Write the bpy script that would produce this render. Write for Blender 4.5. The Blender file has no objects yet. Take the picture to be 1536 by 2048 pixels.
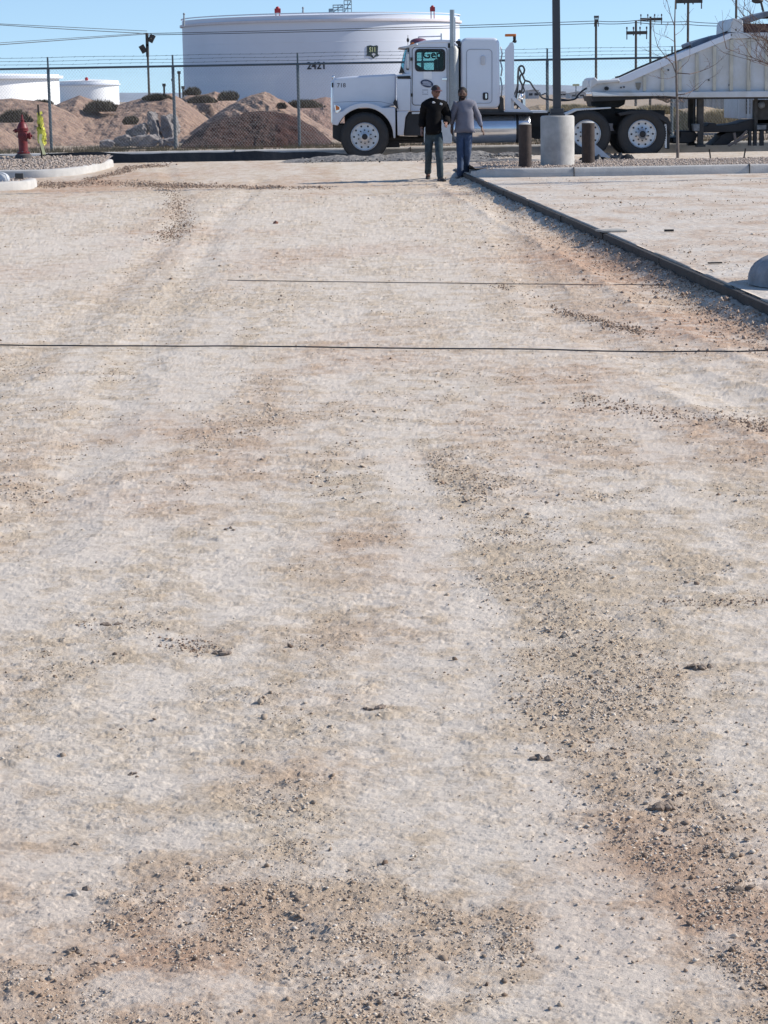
import bpy, bmesh, math, random
import numpy as np
from mathutils import Vector, Matrix, geometry
R = math.radians
scene = bpy.context.scene
COL = scene.collection
random.seed(7); RNG = np.random.default_rng(11)

# ------------------------------------------------------------------ camera
F = 4600.0; CAMZ = 1.6
PITCH = math.atan(834 / F); ROLL = R(1.0)
cam_d = bpy.data.cameras.new('camera'); cam = bpy.data.objects.new('camera', cam_d); COL.objects.link(cam)
cam_d.sensor_fit = 'VERTICAL'; cam_d.sensor_height = 36; cam_d.lens = F / 2048 * 36
cam_d.clip_start = 0.1; cam_d.clip_end = 20000
MROT = Matrix.Rotation(math.pi / 2 - PITCH, 3, 'X') @ Matrix.Rotation(-ROLL, 3, 'Z')
cam.matrix_world = Matrix.Translation((0, 0, CAMZ)) @ MROT.to_4x4()
scene.camera = cam

# ------------------------------------------------------------------ world, sun, exposure
SUN_EL, SUN_AZ = 34.0, 8.0        # azimuth measured from +X towards +Y
w = bpy.data.worlds.new('World'); scene.world = w; w.use_nodes = True
nt = w.node_tree; nt.nodes.clear()
out = nt.nodes.new('ShaderNodeOutputWorld'); bg = nt.nodes.new('ShaderNodeBackground')
sky = nt.nodes.new('ShaderNodeTexSky'); sky.sky_type = 'NISHITA'; sky.sun_disc = False
sky.sun_elevation = R(SUN_EL); sky.sun_rotation = R(90 - SUN_AZ)
sky.altitude = 900; sky.air_density = 1.0; sky.dust_density = 0.0; sky.ozone_density = 3.0
bg.inputs['Strength'].default_value = 0.14
tcw = nt.nodes.new('ShaderNodeTexCoord'); va = nt.nodes.new('ShaderNodeVectorMath'); va.operation = 'ADD'; va.inputs[1].default_value = (0, 0, .085)
vn = nt.nodes.new('ShaderNodeVectorMath'); vn.operation = 'NORMALIZE'
nt.links.new(tcw.outputs['Generated'], va.inputs[0]); nt.links.new(va.outputs[0], vn.inputs[0]); nt.links.new(vn.outputs[0], sky.inputs[0])
nt.links.new(sky.outputs[0], bg.inputs[0]); nt.links.new(bg.outputs[0], out.inputs[0])
sun_d = bpy.data.lights.new('sun', 'SUN'); sun_d.energy = 4.7; sun_d.angle = R(0.53); sun_d.color = (1, .935, .84)
sun = bpy.data.objects.new('sun', sun_d); COL.objects.link(sun)
sv = Vector((math.cos(R(SUN_AZ)) * math.cos(R(SUN_EL)), math.sin(R(SUN_AZ)) * math.cos(R(SUN_EL)), math.sin(R(SUN_EL))))
sun.rotation_euler = sv.to_track_quat('Z', 'Y').to_euler(); sun.location = sv * 60
vs = scene.view_settings
scene.display_settings.display_device = 'sRGB'
vs.view_transform = 'Standard'; vs.look = 'None'; vs.gamma = 1; vs.exposure = 0.25
try: vs.use_curve_mapping = False
except Exception: pass

# ------------------------------------------------------------------ measuring helpers
def ray(px, py):
    return MROT @ Vector(((px - 768) / F, -(py - 1024) / F, -1))
def at(px, py, Y, dy=0.0):
    """world point seen at a photo pixel on the vertical plane Y, then moved back dy"""
    d = ray(px, py); t = Y / d.y
    return Vector((d.x * t, Y + dy, CAMZ + d.z * t))
def sm(a, b, x):
    t = np.clip((x - a) / (b - a), 0, 1); return t * t * (3 - 2 * t)
def macro(Y):
    Y = np.asarray(Y, float)
    return np.interp(Y, [0, 43, 49, 49.6, 50.2, 53.0, 53.35, 57, 75, 140, 3000], [0, 0, .28, .28, .165, .165, .38, .375, .5, .3, -2.0])
def gpt(px, py):
    d = ray(px, py); Y = 20.0
    for _ in range(60):
        t = (float(macro(Y)) - CAMZ) / d.z; Y = .5 * Y + .5 * min(d.y * t, 80)
    return Vector((d.x * Y / d.y, Y, float(macro(Y))))

# ------------------------------------------------------------------ numpy noise
def _hash(ix, iy, s):
    n = (ix.astype(np.int64) * 374761393 + iy.astype(np.int64) * 668265263 + s * 1442695041) & 0xffffffff
    n = ((n ^ (n >> 13)) * 1274126177) & 0xffffffff
    return ((n ^ (n >> 16)) & 0xffff) / 65535.0
def vnoise(x, y, s=0):
    xi = np.floor(x); yi = np.floor(y); fx = x - xi; fy = y - yi
    fx = fx * fx * (3 - 2 * fx); fy = fy * fy * (3 - 2 * fy)
    a = _hash(xi, yi, s); b = _hash(xi + 1, yi, s); c = _hash(xi, yi + 1, s); d = _hash(xi + 1, yi + 1, s)
    return (a + (b - a) * fx) * (1 - fy) + (c + (d - c) * fx) * fy
def fbm(x, y, o=4, s=0, g=.5):
    r = 0; a = 1; t = 0
    for k in range(o):
        r = r + a * vnoise(x, y, s + k * 17); t += a; a *= g; x = x * 2.03 + 5.1; y = y * 2.03 + 1.7
    return r / t

# ------------------------------------------------------------------ materials
MATS = {}
def mat(name, col, rough=.6, var=.12, scale=6.0, metal=0, bump=0, bscale=40, col2=None, spec=.5, coat=0):
    if name in MATS: return MATS[name]
    m = bpy.data.materials.new(name); m.use_nodes = True; t = m.node_tree; N = t.nodes; L = t.links
    b = N['Principled BSDF']
    tc = N.new('ShaderNodeTexCoord'); no = N.new('ShaderNodeTexNoise'); no.inputs['Scale'].default_value = scale
    no.inputs['Detail'].default_value = 6; no.inputs['Roughness'].default_value = .6
    L.new(tc.outputs['Object'], no.inputs['Vector'])
    cr = N.new('ShaderNodeValToRGB'); L.new(no.outputs['Fac'], cr.inputs[0])
    c = col; c2 = col2 or tuple(x * (1 - var) for x in c)
    cr.color_ramp.elements[0].position = .35; cr.color_ramp.elements[1].position = .65
    cr.color_ramp.elements[0].color = (*c2, 1); cr.color_ramp.elements[1].color = (*c, 1)
    L.new(cr.outputs[0], b.inputs['Base Color'])
    b.inputs['Roughness'].default_value = rough; b.inputs['Metallic'].default_value = metal
    b.inputs['Specular IOR Level'].default_value = spec
    b.inputs['Coat Weight'].default_value = coat
    if bump:
        n2 = N.new('ShaderNodeTexNoise'); n2.inputs['Scale'].default_value = bscale; n2.inputs['Detail'].default_value = 5
        L.new(tc.outputs['Object'], n2.inputs['Vector'])
        bp = N.new('ShaderNodeBump'); bp.inputs['Strength'].default_value = 1; bp.inputs['Distance'].default_value = bump
        L.new(n2.outputs['Fac'], bp.inputs['Height']); L.new(bp.outputs[0], b.inputs['Normal'])
    MATS[name] = m; return m
def glass(name, tint, mixf=.25):
    if name in MATS: return MATS[name]
    m = bpy.data.materials.new(name); m.use_nodes = True; t = m.node_tree; N = t.nodes; L = t.links; N.clear()
    o = N.new('ShaderNodeOutputMaterial'); mx = N.new('ShaderNodeMixShader'); tr = N.new('ShaderNodeBsdfTransparent')
    gl = N.new('ShaderNodeBsdfGlossy'); gl.inputs['Roughness'].default_value = .03
    lw = N.new('ShaderNodeLayerWeight'); lw.inputs[0].default_value = mixf
    tr.inputs[0].default_value = (*tint, 1)
    L.new(lw.outputs['Fresnel'], mx.inputs[0]); L.new(tr.outputs[0], mx.inputs[1]); L.new(gl.outputs[0], mx.inputs[2]); L.new(mx.outputs[0], o.inputs[0])
    MATS[name] = m; return m
WHITE = mat('white_truck_paint', (.68, .72, .80), .28, .06, 1.5, coat=.4)
WHITE2 = mat('white_trailer_paint', (.60, .63, .67), .5, .2, 2.5, col2=(.50, .51, .50))
RIBM = mat('stained_rib_paint', (.56, .54, .46), .6, .2, 5)
def dust(m, top, amt, col=(.40, .34, .29)):
    t = m.node_tree; N = t.nodes; K = t.links; b = N['Principled BSDF']; src = b.inputs['Base Color'].links[0].from_socket
    g_ = N.new('ShaderNodeNewGeometry'); sp = N.new('ShaderNodeSeparateXYZ'); K.new(g_.outputs['Position'], sp.inputs[0])
    mr = N.new('ShaderNodeMapRange'); mr.inputs[1].default_value = top; mr.inputs[2].default_value = .3; K.new(sp.outputs[2], mr.inputs[0])
    no = N.new('ShaderNodeTexNoise'); no.inputs['Scale'].default_value = 5; no.inputs['Detail'].default_value = 8; no.inputs['Roughness'].default_value = .7; K.new(g_.outputs['Position'], no.inputs['Vector'])
    a = N.new('ShaderNodeMath'); a.operation = 'MULTIPLY'; K.new(mr.outputs[0], a.inputs[0]); K.new(no.outputs['Fac'], a.inputs[1])
    a2 = N.new('ShaderNodeMath'); a2.operation = 'MULTIPLY'; a2.inputs[1].default_value = amt; a2.use_clamp = True; K.new(a.outputs[0], a2.inputs[0])
    x = N.new('ShaderNodeMix'); x.data_type = 'RGBA'; K.new(a2.outputs[0], x.inputs[0]); K.new(src, x.inputs[6]); x.inputs[7].default_value = (*col, 1); K.new(x.outputs[2], b.inputs['Base Color'])
dust(WHITE, 1.9, 1.1)
CHROME = mat('polished_metal', (.80, .81, .83), .18, .05, 3, metal=1)
ALU = mat('brushed_aluminium', (.62, .63, .65), .38, .1, 8, metal=.6)
RUBBER = mat('tyre_rubber', (.028, .027, .027), .75, .3, 8); dust(RUBBER, 1.3, .35, (.16, .14, .12))
BLACK = mat('black_chassis', (.022, .022, .025), .6, .4, 6)
GRIMY = mat('grimy_dark_steel', (.07, .065, .06), .7, .5, 6)
STEEL = mat('galvanised_steel', (.115, .15, .175), .5, .2, 20, metal=.5)
POLEM = mat('dark_bronze_pole_paint', (.045, .05, .06), .45, .2, 3)
CONC = mat('concrete', (.50, .48, .45), .85, .34, 3, bump=.004, bscale=60)
KERB = mat('pale_kerb_concrete', (.54, .52, .49), .85, .2, 4, bump=.004, bscale=50)
WOODP = mat('weathered_pole_wood', (.10, .09, .08), .8, .4, 4)
RUST = mat('rusty_brown_steel', (.052, .034, .028), .75, .45, 9, bump=.004, bscale=30)
BOARD = mat('dark_form_board', (.052, .043, .037), .8, .5, 5, bump=.003)
BARK = mat('pale_bark', (.20, .165, .14), .85, .35, 12)
TWIG = mat('red_brown_twig', (.17, .11, .085), .8, .35, 12)
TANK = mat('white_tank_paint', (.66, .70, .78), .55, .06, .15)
REDP = mat('red_hydrant_paint', (.19, .02, .025), .5, .35, 14)
YEL = mat('yellow_tape', (.72, .70, .10), .45, .25, 20)
BLKPL = mat('black_plastic_sheet', (.014, .015, .017), .4, .4, 3, bump=.02, bscale=6)
AMBER = mat('amber_lens', (.65, .18, .03), .3, .2, 10)
REDLT = mat('red_beacon_paint', (.45, .03, .04), .4, .2, 5)
INK = mat('dark_lettering', (.02, .022, .03), .6, .2, 5)

# ------------------------------------------------------------------ mesh builder
class MB:
    def __init__(s): s.v = []; s.f = []; s.mi = []; s.m = 0
    def add(s, vs, fs):
        o = len(s.v); s.v += [tuple(p) for p in vs]
        for f in fs: s.f.append([i + o for i in f]); s.mi.append(s.m)
    def box(s, c, d, rot=None):
        x, y, z = d[0] / 2, d[1] / 2, d[2] / 2
        P = [Vector(p) for p in ((-x, -y, -z), (x, -y, -z), (x, y, -z), (-x, y, -z), (-x, -y, z), (x, -y, z), (x, y, z), (-x, y, z))]
        if rot is not None: P = [rot @ p for p in P]
        s.add([Vector(c) + p for p in P], [(0, 3, 2, 1), (4, 5, 6, 7), (0, 1, 5, 4), (1, 2, 6, 5), (2, 3, 7, 6), (3, 0, 4, 7)])
    def bb(s, a, b):
        a = Vector(a); b = Vector(b)
        s.box((a + b) / 2, (abs(b.x - a.x), abs(b.y - a.y), abs(b.z - a.z)))
    def tube(s, pts, r, n=8, caps=True):
        pts = [Vector(p) for p in pts]; k = len(pts)
        rs = r if isinstance(r, (list, tuple)) else [r] * k
        vs = []; up = None
        for i in range(k):
            d = (pts[min(i + 1, k - 1)] - pts[max(i - 1, 0)])
            if d.length < 1e-9: d = Vector((0, 0, 1))
            d.normalize()
            if up is None:
                up = Vector((0, 0, 1)) if abs(d.z) < .9 else Vector((0, 1, 0))
            a = d.cross(up)
            if a.length < 1e-4: a = d.orthogonal()
            a.normalize(); b = a.cross(d); up = b
            for j in range(n):
                t = 2 * math.pi * j / n; vs.append(pts[i] + (a * math.cos(t) + b * math.sin(t)) * rs[i])
        fs = [(i * n + j, i * n + (j + 1) % n, (i + 1) * n + (j + 1) % n, (i + 1) * n + j) for i in range(k - 1) for j in range(n)]
        if caps: fs += [tuple(range(n - 1, -1, -1)), tuple((k - 1) * n + j for j in range(n))]
        s.add(vs, fs)
    def lathe(s, prof, c, axis='Z', n=24, cap=True):
        c = Vector(c); vs = []
        for r, h in prof:
            for j in range(n):
                t = 2 * math.pi * j / n; a, b = r * math.cos(t), r * math.sin(t)
                p = {'Z': Vector((a, b, h)), 'Y': Vector((b, h, a)), 'X': Vector((h, a, b))}[axis]; vs.append(c + p)
        k = len(prof)
        fs = [(i * n + j, i * n + (j + 1) % n, (i + 1) * n + (j + 1) % n, (i + 1) * n + j) for i in range(k - 1) for j in range(n)]
        if cap: fs += [tuple(range(n - 1, -1, -1)), tuple((k - 1) * n + j for j in range(n))]
        s.add(vs, fs)
    def prism(s, poly, dy0, dy1, holes=()):
        """poly: world points on one vertical plane (x,z used); extruded along Y from dy0 to dy1 (added to their y)"""
        loops = [[Vector(p) for p in poly]] + [[Vector(p) for p in h] for h in holes]
        flat = [p for l in loops for p in l]; n = len(flat)
        tris = geometry.tessellate_polygon([[Vector((p.x, p.z, 0)) for p in l] for l in loops])
        vs = [p + Vector((0, dy0, 0)) for p in flat] + [p + Vector((0, dy1, 0)) for p in flat]
        if not holes:
            fs = [tuple(range(n)), tuple(range(2 * n - 1, n - 1, -1))]
        else:
            fs = [tuple(t) for t in tris] + [tuple(i + n for i in reversed(t)) for t in tris]
        o = 0
        for l in loops:
            k = len(l)
            for i in range(k):
                a = o + i; b = o + (i + 1) % k; fs.append((a, b, b + n, a + n))
            o += k
        s.add(vs, fs)
    def sphere(s, c, r, n=12, m=8, sc=(1, 1, 1)):
        c = Vector(c); vs = []; fs = []
        for i in range(m + 1):
            ph = math.pi * i / m
            for j in range(n):
                t = 2 * math.pi * j / n
                vs.append(c + Vector((r * sc[0] * math.sin(ph) * math.cos(t), r * sc[1] * math.sin(ph) * math.sin(t), r * sc[2] * math.cos(ph))))
        for i in range(m):
            for j in range(n): fs.append((i * n + j, (i + 1) * n + j, (i + 1) * n + (j + 1) % n, i * n + (j + 1) % n))
        s.add(vs, fs)

def link_mesh(name, me, parent=None):
    o = bpy.data.objects.new(name, me); COL.objects.link(o)
    if parent is not None:
        o.parent = parent
    return o
def world_of(o):
    v = Vector((0, 0, 0))
    while o is not None: v += o.location; o = o.parent
    return v
def obj(name, mb, m, parent=None, smooth=True, bevel=0, angle=38, base=None):
    """one mesh object; vertices given in world space, stored relative to the parent's (or base) origin"""
    off = world_of(parent) if parent is not None else Vector(base or (0, 0, 0))
    me = bpy.data.meshes.new(name)
    me.from_pydata([(x - off.x, y - off.y, z - off.z) for x, y, z in mb.v], [], mb.f)
    for q in (m if isinstance(m, (list, tuple)) else [m]): me.materials.append(q)
    me.polygons.foreach_set('material_index', mb.mi)
    bm = bmesh.new(); bm.from_mesh(me); bmesh.ops.recalc_face_normals(bm, faces=bm.faces); bm.to_mesh(me); bm.free()
    if smooth:
        me.shade_smooth(); me.set_sharp_from_angle(angle=R(angle))
    me.update()
    o = link_mesh(name, me, parent)
    if parent is None: o.location = off
    if bevel:
        b = o.modifiers.new('bevel', 'BEVEL'); b.width = bevel; b.segments = 3; b.limit_method = 'ANGLE'; b.angle_limit = R(40)
        b.harden_normals = False
    return o
def tag(o, label, cat, group=None, kind=None):
    if label: o['label'] = label
    if cat: o['category'] = cat
    if group: o['group'] = group
    if kind: o['kind'] = kind
    return o
def thing(name, loc, label, cat, group=None):
    o = bpy.data.objects.new(name, None); COL.objects.link(o); o.location = loc; o.empty_display_size = .2
    return tag(o, label, cat, group)
def npmesh(name, V, Fc, m, smooth=True, parent=None, attrs=None, nv=3):
    me = bpy.data.meshes.new(name)
    V = np.ascontiguousarray(V, dtype=np.float32); Fc = np.ascontiguousarray(Fc, dtype=np.int32); nv = Fc.shape[1]
    me.vertices.add(len(V)); me.vertices.foreach_set('co', V.ravel())
    me.loops.add(Fc.size); me.loops.foreach_set('vertex_index', Fc.ravel())
    me.polygons.add(len(Fc)); me.polygons.foreach_set('loop_start', np.arange(0, Fc.size, nv, dtype=np.int32))
    me.update(calc_edges=True)
    for k, a in (attrs or {}).items():
        at_ = me.attributes.new(k, 'FLOAT', 'POINT'); at_.data.foreach_set('value', np.ascontiguousarray(a, dtype=np.float32).ravel())
    me.materials.append(m)
    if smooth: me.shade_smooth()
    me.validate()
    return link_mesh(name, me, parent)
def text_mesh(txt, size, m, bold=False):
    cu = bpy.data.curves.new('lettering', 'FONT'); cu.body = txt; cu.size = size; cu.align_x = 'CENTER'; cu.align_y = 'CENTER'
    cu.extrude = .002; cu.resolution_u = 3
    if bold: cu.offset = size * .025
    o = bpy.data.objects.new('t', cu); COL.objects.link(o)
    dg = bpy.context.evaluated_depsgraph_get(); me = bpy.data.meshes.new_from_object(o.evaluated_get(dg))
    bpy.data.objects.remove(o); bpy.data.curves.remove(cu)
    me.materials.clear(); me.materials.append(m); return me

# ================================================================== GROUND
EDGE_K = (2.64 - 1.70) / (16.15 - 40.3)
def slab_edge(Y): return 1.70 + (np.asarray(Y) - 40.3) * EDGE_K

BLOBS = [  # photo px, py, rx, ry, weight, red
 (980,1060,80,150,.8,0),(1110,1260,150,120,.9,0),(1220,1480,170,140,.9,.1),(1300,1680,190,130,.75,.3),(1450,1850,150,140,.7,.3),(1300,1130,180,110,.45,0),
 (700,990,80,100,.5,0),(720,1280,150,50,.7,.25),(520,1570,150,50,.6,.3),(280,1640,180,70,.4,0),(380,1850,250,100,.38,.1),(700,1760,150,90,.45,.1),(340,1920,120,40,.6,.3),(850,1850,180,90,.4,0),
 (50,950,80,80,.6,.2),(300,950,80,80,.35,.1),(1480,870,110,60,.6,.1),(1480,830,100,30,.4,0),(1230,520,190,50,.6,.9),(1400,660,170,50,.5,.9),(1050,450,50,60,.4,.2),(1130,620,110,40,.4,.2),(1100,1480,80,60,.5,0),
 (345,420,28,50,.6,.3),(330,520,45,60,.5,.2),(200,580,70,26,.6,.1),(160,368,240,7,.9,.5),(520,374,330,5,.8,.4),(240,342,40,12,.7,.3),(420,600,220,30,.3,0),(800,375,180,4,.5,.2),
 (700,720,160,30,.3,.2),(560,830,120,60,.3,.1),(640,1410,120,24,.6,.2),(130,1690,90,20,.7,.1),(420,1290,90,18,.6,.1),(90,820,90,40,.4,.1),(1330,1335,90,20,.6,.1),
 (800,960,55,60,-.9,0),(865,1100,50,70,-1,0),(950,1250,80,55,-.8,0),(860,1400,120,55,-.8,0),(900,1640,120,80,-.6,0),(1200,1930,180,70,-.9,0),(100,1150,150,80,-.7,0),(80,1290,100,60,-.7,0),(60,1740,110,55,-1,0),(1490,1640,60,28,-.9,0),
 (180,500,250,45,-.8,0),(60,560,100,60,-.5,0),(640,440,190,50,-.4,0),(1100,800,220,60,-.5,0),(500,1130,80,80,-.5,0),(560,1960,200,45,-.5,0),(830,620,200,50,-.4,0),(380,720,120,60,-.4,0),(1450,1250,90,60,-.4,0)]
_B = []
for (px, py, rx, ry, wt, rd) in BLOBS:
    c = gpt(px, py); sc = F / c.y
    _B.append((c.x, c.y, rx / sc, max(ry * c.y * c.y / 7360, .02), wt, rd))
STREAKS = [([gpt(*p) for p in l], w_, a_) for l, w_, a_ in [
  ([(790,860),(850,1050),(960,1250),(1080,1500),(1180,1800),(1250,2046)], .10, -1.2), ([(700,600),(690,760),(560,960),(400,1200),(250,1500),(60,1900)], .12, -.7),
  ([(900,900),(1010,1060),(1160,1280),(1300,1560),(1480,1900)], .16, .75), ([(620,900),(640,1100),(600,1300),(520,1560),(420,1900)], .12, .45),
  ([(1180,700),(1330,900),(1520,1150)], .14, -.65), ([(1300,800),(1480,1000),(1700,1300)], .12, .5), ([(420,500),(300,620),(150,800),(-60,1100)], .18, .45), ([(520,520),(440,650),(330,850),(180,1100)], .16, -.6)]]
def masks(X, Y):
    wx = X + .25 * (fbm(X * 1.3, Y * 1.3, 3, 5) - .5) * (1 + Y * .02); wy = Y + .9 * (fbm(X * 1.1 + 9, Y * .8, 3, 8) - .5) * np.clip(Y * .1, .3, 1.5)
    L = np.zeros_like(X); Rd = np.zeros_like(X)
    for (cx, cy, rx, ry, wt, rd) in _B:
        q = np.exp(-(((wx - cx) / rx) ** 2 + ((wy - cy) / ry) ** 2) * .9)
        L += wt * q; Rd += rd * q
    st = fbm(X * 2.2, Y * .55, 5, 31, .6)          # streaks left along the driving direction
    pt = fbm(X * 4.5, Y * 4.5, 4, 51, .6)
    for pts, wd, amt in STREAKS:
        dm = np.full_like(X, 99.)
        for a, b in zip(pts[:-1], pts[1:]):
            dx, dy = b.x - a.x, b.y - a.y; t = np.clip(((X - a.x) * dx + (Y - a.y) * dy) / (dx * dx + dy * dy), 0, 1)
            dm = np.minimum(dm, np.hypot(X - a.x - t * dx, Y - a.y - t * dy))
        dm = dm + (.14 * wd / .1) * (fbm(X * 7, Y * 4, 4, 93, .6) - .5); L += amt * np.exp(-(np.clip(dm, 0, 9) / wd) ** 4) * (.35 + .9 * vnoise(X * 3, Y * 1.5, 91))
    L = .45 + L * .40 + (st - .5) * 1.1 + (pt - .5) * 1.0 + (fbm(X * 13, Y * 10, 3, 57) - .5) * 1.0
    Rd = Rd * 1.1 + np.clip((fbm(X * .9, Y * .5, 4, 77) - .52) * 2.2, 0, .5)
    return np.clip(L, 0, 1), np.clip(Rd, 0, 1)
def micro(X, Y, L):
    det = np.clip((30 - Y) / 12, .35, 1)
    r1 = fbm(X * 22, Y * 22, 3, 101, .65) - .5
    r2 = fbm(X * 90, Y * 90, 2, 131, .7) - .5
    r3 = fbm(X * 5, Y * 3.5, 3, 151) - .5
    lump = np.clip(fbm(X * 38, Y * 38, 2, 171) - .58, 0, 1)
    r0 = fbm(X * 9, Y * 7, 3, 191, .6) - .5
    gate = sm(.40, .58, fbm(X * 1.7, Y * 1.4, 4, 321, .6)); Lg = np.clip(.35 * gate + .75 * L, 0, 1)
    q = fbm(X * 9, Y * 21, 4, 301, .6); fl1 = sm(.50, .545, q) + .7 * sm(.60, .64, q)      # caked plates with crisp edges
    q = fbm(X * 26, Y * 62, 3, 311, .6); fl2 = sm(.53, .59, q)
    h = r3 * .009 + r0 * (.003 + .004 * L) + r1 * (.003 + .004 * L) + r2 * (.0021 + .0022 * L) + lump * .012 * L * L
    h += fl1 * (.0016 + .0022 * Lg * gate) + fl2 * (.0018 + .0012 * Lg)
    # tyre rut lugs on two curved tracks
    return h * np.where(Y < 15, 1, np.clip(1.05 + (Y - 15) * .015, 1, 1.5)) * np.clip((50 - Y) / 9, .25, 1)
RUTS = [[(330,330),(372,400),(345,470),(210,600),(-60,800)], [(520,360),(440,440),(380,560),(250,760),(60,1100)],[(960,352),(1060,430),(1180,520),(1420,640)],[(1000,380),(1010,470),(1120,640),(1420,780),(1700,900)]]
RUTW = [[gpt(*p) for p in r] for r in RUTS]
def ruts(X, Y):
    h = np.zeros_like(X); 
    for r in RUTW:
        for a, b in zip(r[:-1], r[1:]):
            ax, ay, bx, by = a.x, a.y, b.x, b.y; dx, dy = bx - ax, by - ay; L2 = dx * dx + dy * dy
            t = np.clip(((X - ax) * dx + (Y - ay) * dy) / L2, 0, 1)
            d = np.hypot(X - ax - t * dx, Y - ay - t * dy) + .12 * (fbm(X * 3, Y * 3, 2, 9) - .5)
            h = h + .006 * np.exp(-(d / .15) ** 4) * np.sin(t * math.sqrt(L2) * 2 * math.pi / .16 + 3 * np.sign(d)) * (vnoise(X * 2, Y * 1.5, 71) > .35)
            h = np.minimum(h, -.014 * np.exp(-(d / .16) ** 2)) + .010 * np.exp(-((np.abs(d) - .27) / .06) ** 2)
    return h
def berm(X, Y):
    """spilled loose dirt along the form board, and low ridges of scraped dirt"""
    e = slab_edge(Y) - X
    b = np.exp(-((e - .10) / .12) ** 2) * .035 * (.3 + .9 * fbm(X * 3, Y * 2, 3, 61)) * (Y < 45)
    b += np.exp(-((e - .5 - .25 * fbm(Y * .3, Y * 0, 2, 3)) / .08) ** 2) * .028 * fbm(X * 6, Y * 4, 3, 63) * (Y < 42)
    b += .055 * np.clip(1 - np.abs(e) / .2, 0, 1) * (.5 + fbm(X * 9, Y * 5, 3, 66)) * (Y < 43)
    return np.where(e > -.01, b, 0)

def gheight(X, Y, L=None):
    if L is None: L, _ = masks(X, Y)
    near = (Y > 2) & (Y < 50)
    return macro(Y) + np.where(near, micro(X, Y, L) + ruts(X, Y) + berm(X, Y), 0)

rows = np.concatenate([[-30, -10, 0, 1.5, 2.4], 1 / np.linspace(1 / 2.9, 1 / 38.0, 1600), np.linspace(38.06, 50, 230), np.linspace(50.1, 60, 60), [64, 70, 80, 100, 140, 220, 400, 900, 2000, 6000]])
u_in = np.linspace(-1, 1, 960); cols = np.concatenate([[-60, -20, -8, -4, -2.4, -1.8, -1.4, -1.15], u_in, [1.15, 1.4, 1.8, 2.4, 4, 8, 20, 60]])
YY, UU = np.meshgrid(rows, cols, indexing='ij')
XX = UU * (.2 * np.clip(YY, 2.9, 6000) + .12)
LL, RR = masks(XX, YY)
ZZ = gheight(XX, YY, LL)
under = XX > slab_edge(YY) + .02
ZZ = np.where(under & (YY < 45.2) & (YY > 2), np.minimum(ZZ, macro(YY) + .0), ZZ)
far = np.clip((YY - 52.7) / .3, 0, 1)
ZZ += np.where(YY > 53.4, .05 * (fbm(XX * 1.2, YY * 1.2, 4, 200) - .5), 0) * (YY < 400)
nr, nc = YY.shape; idx = np.arange(nr * nc).reshape(nr, nc)
FQ = np.stack([idx[:-1, :-1], idx[:-1, 1:], idx[1:, 1:], idx[1:, :-1]], -1).reshape(-1, 4)
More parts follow.
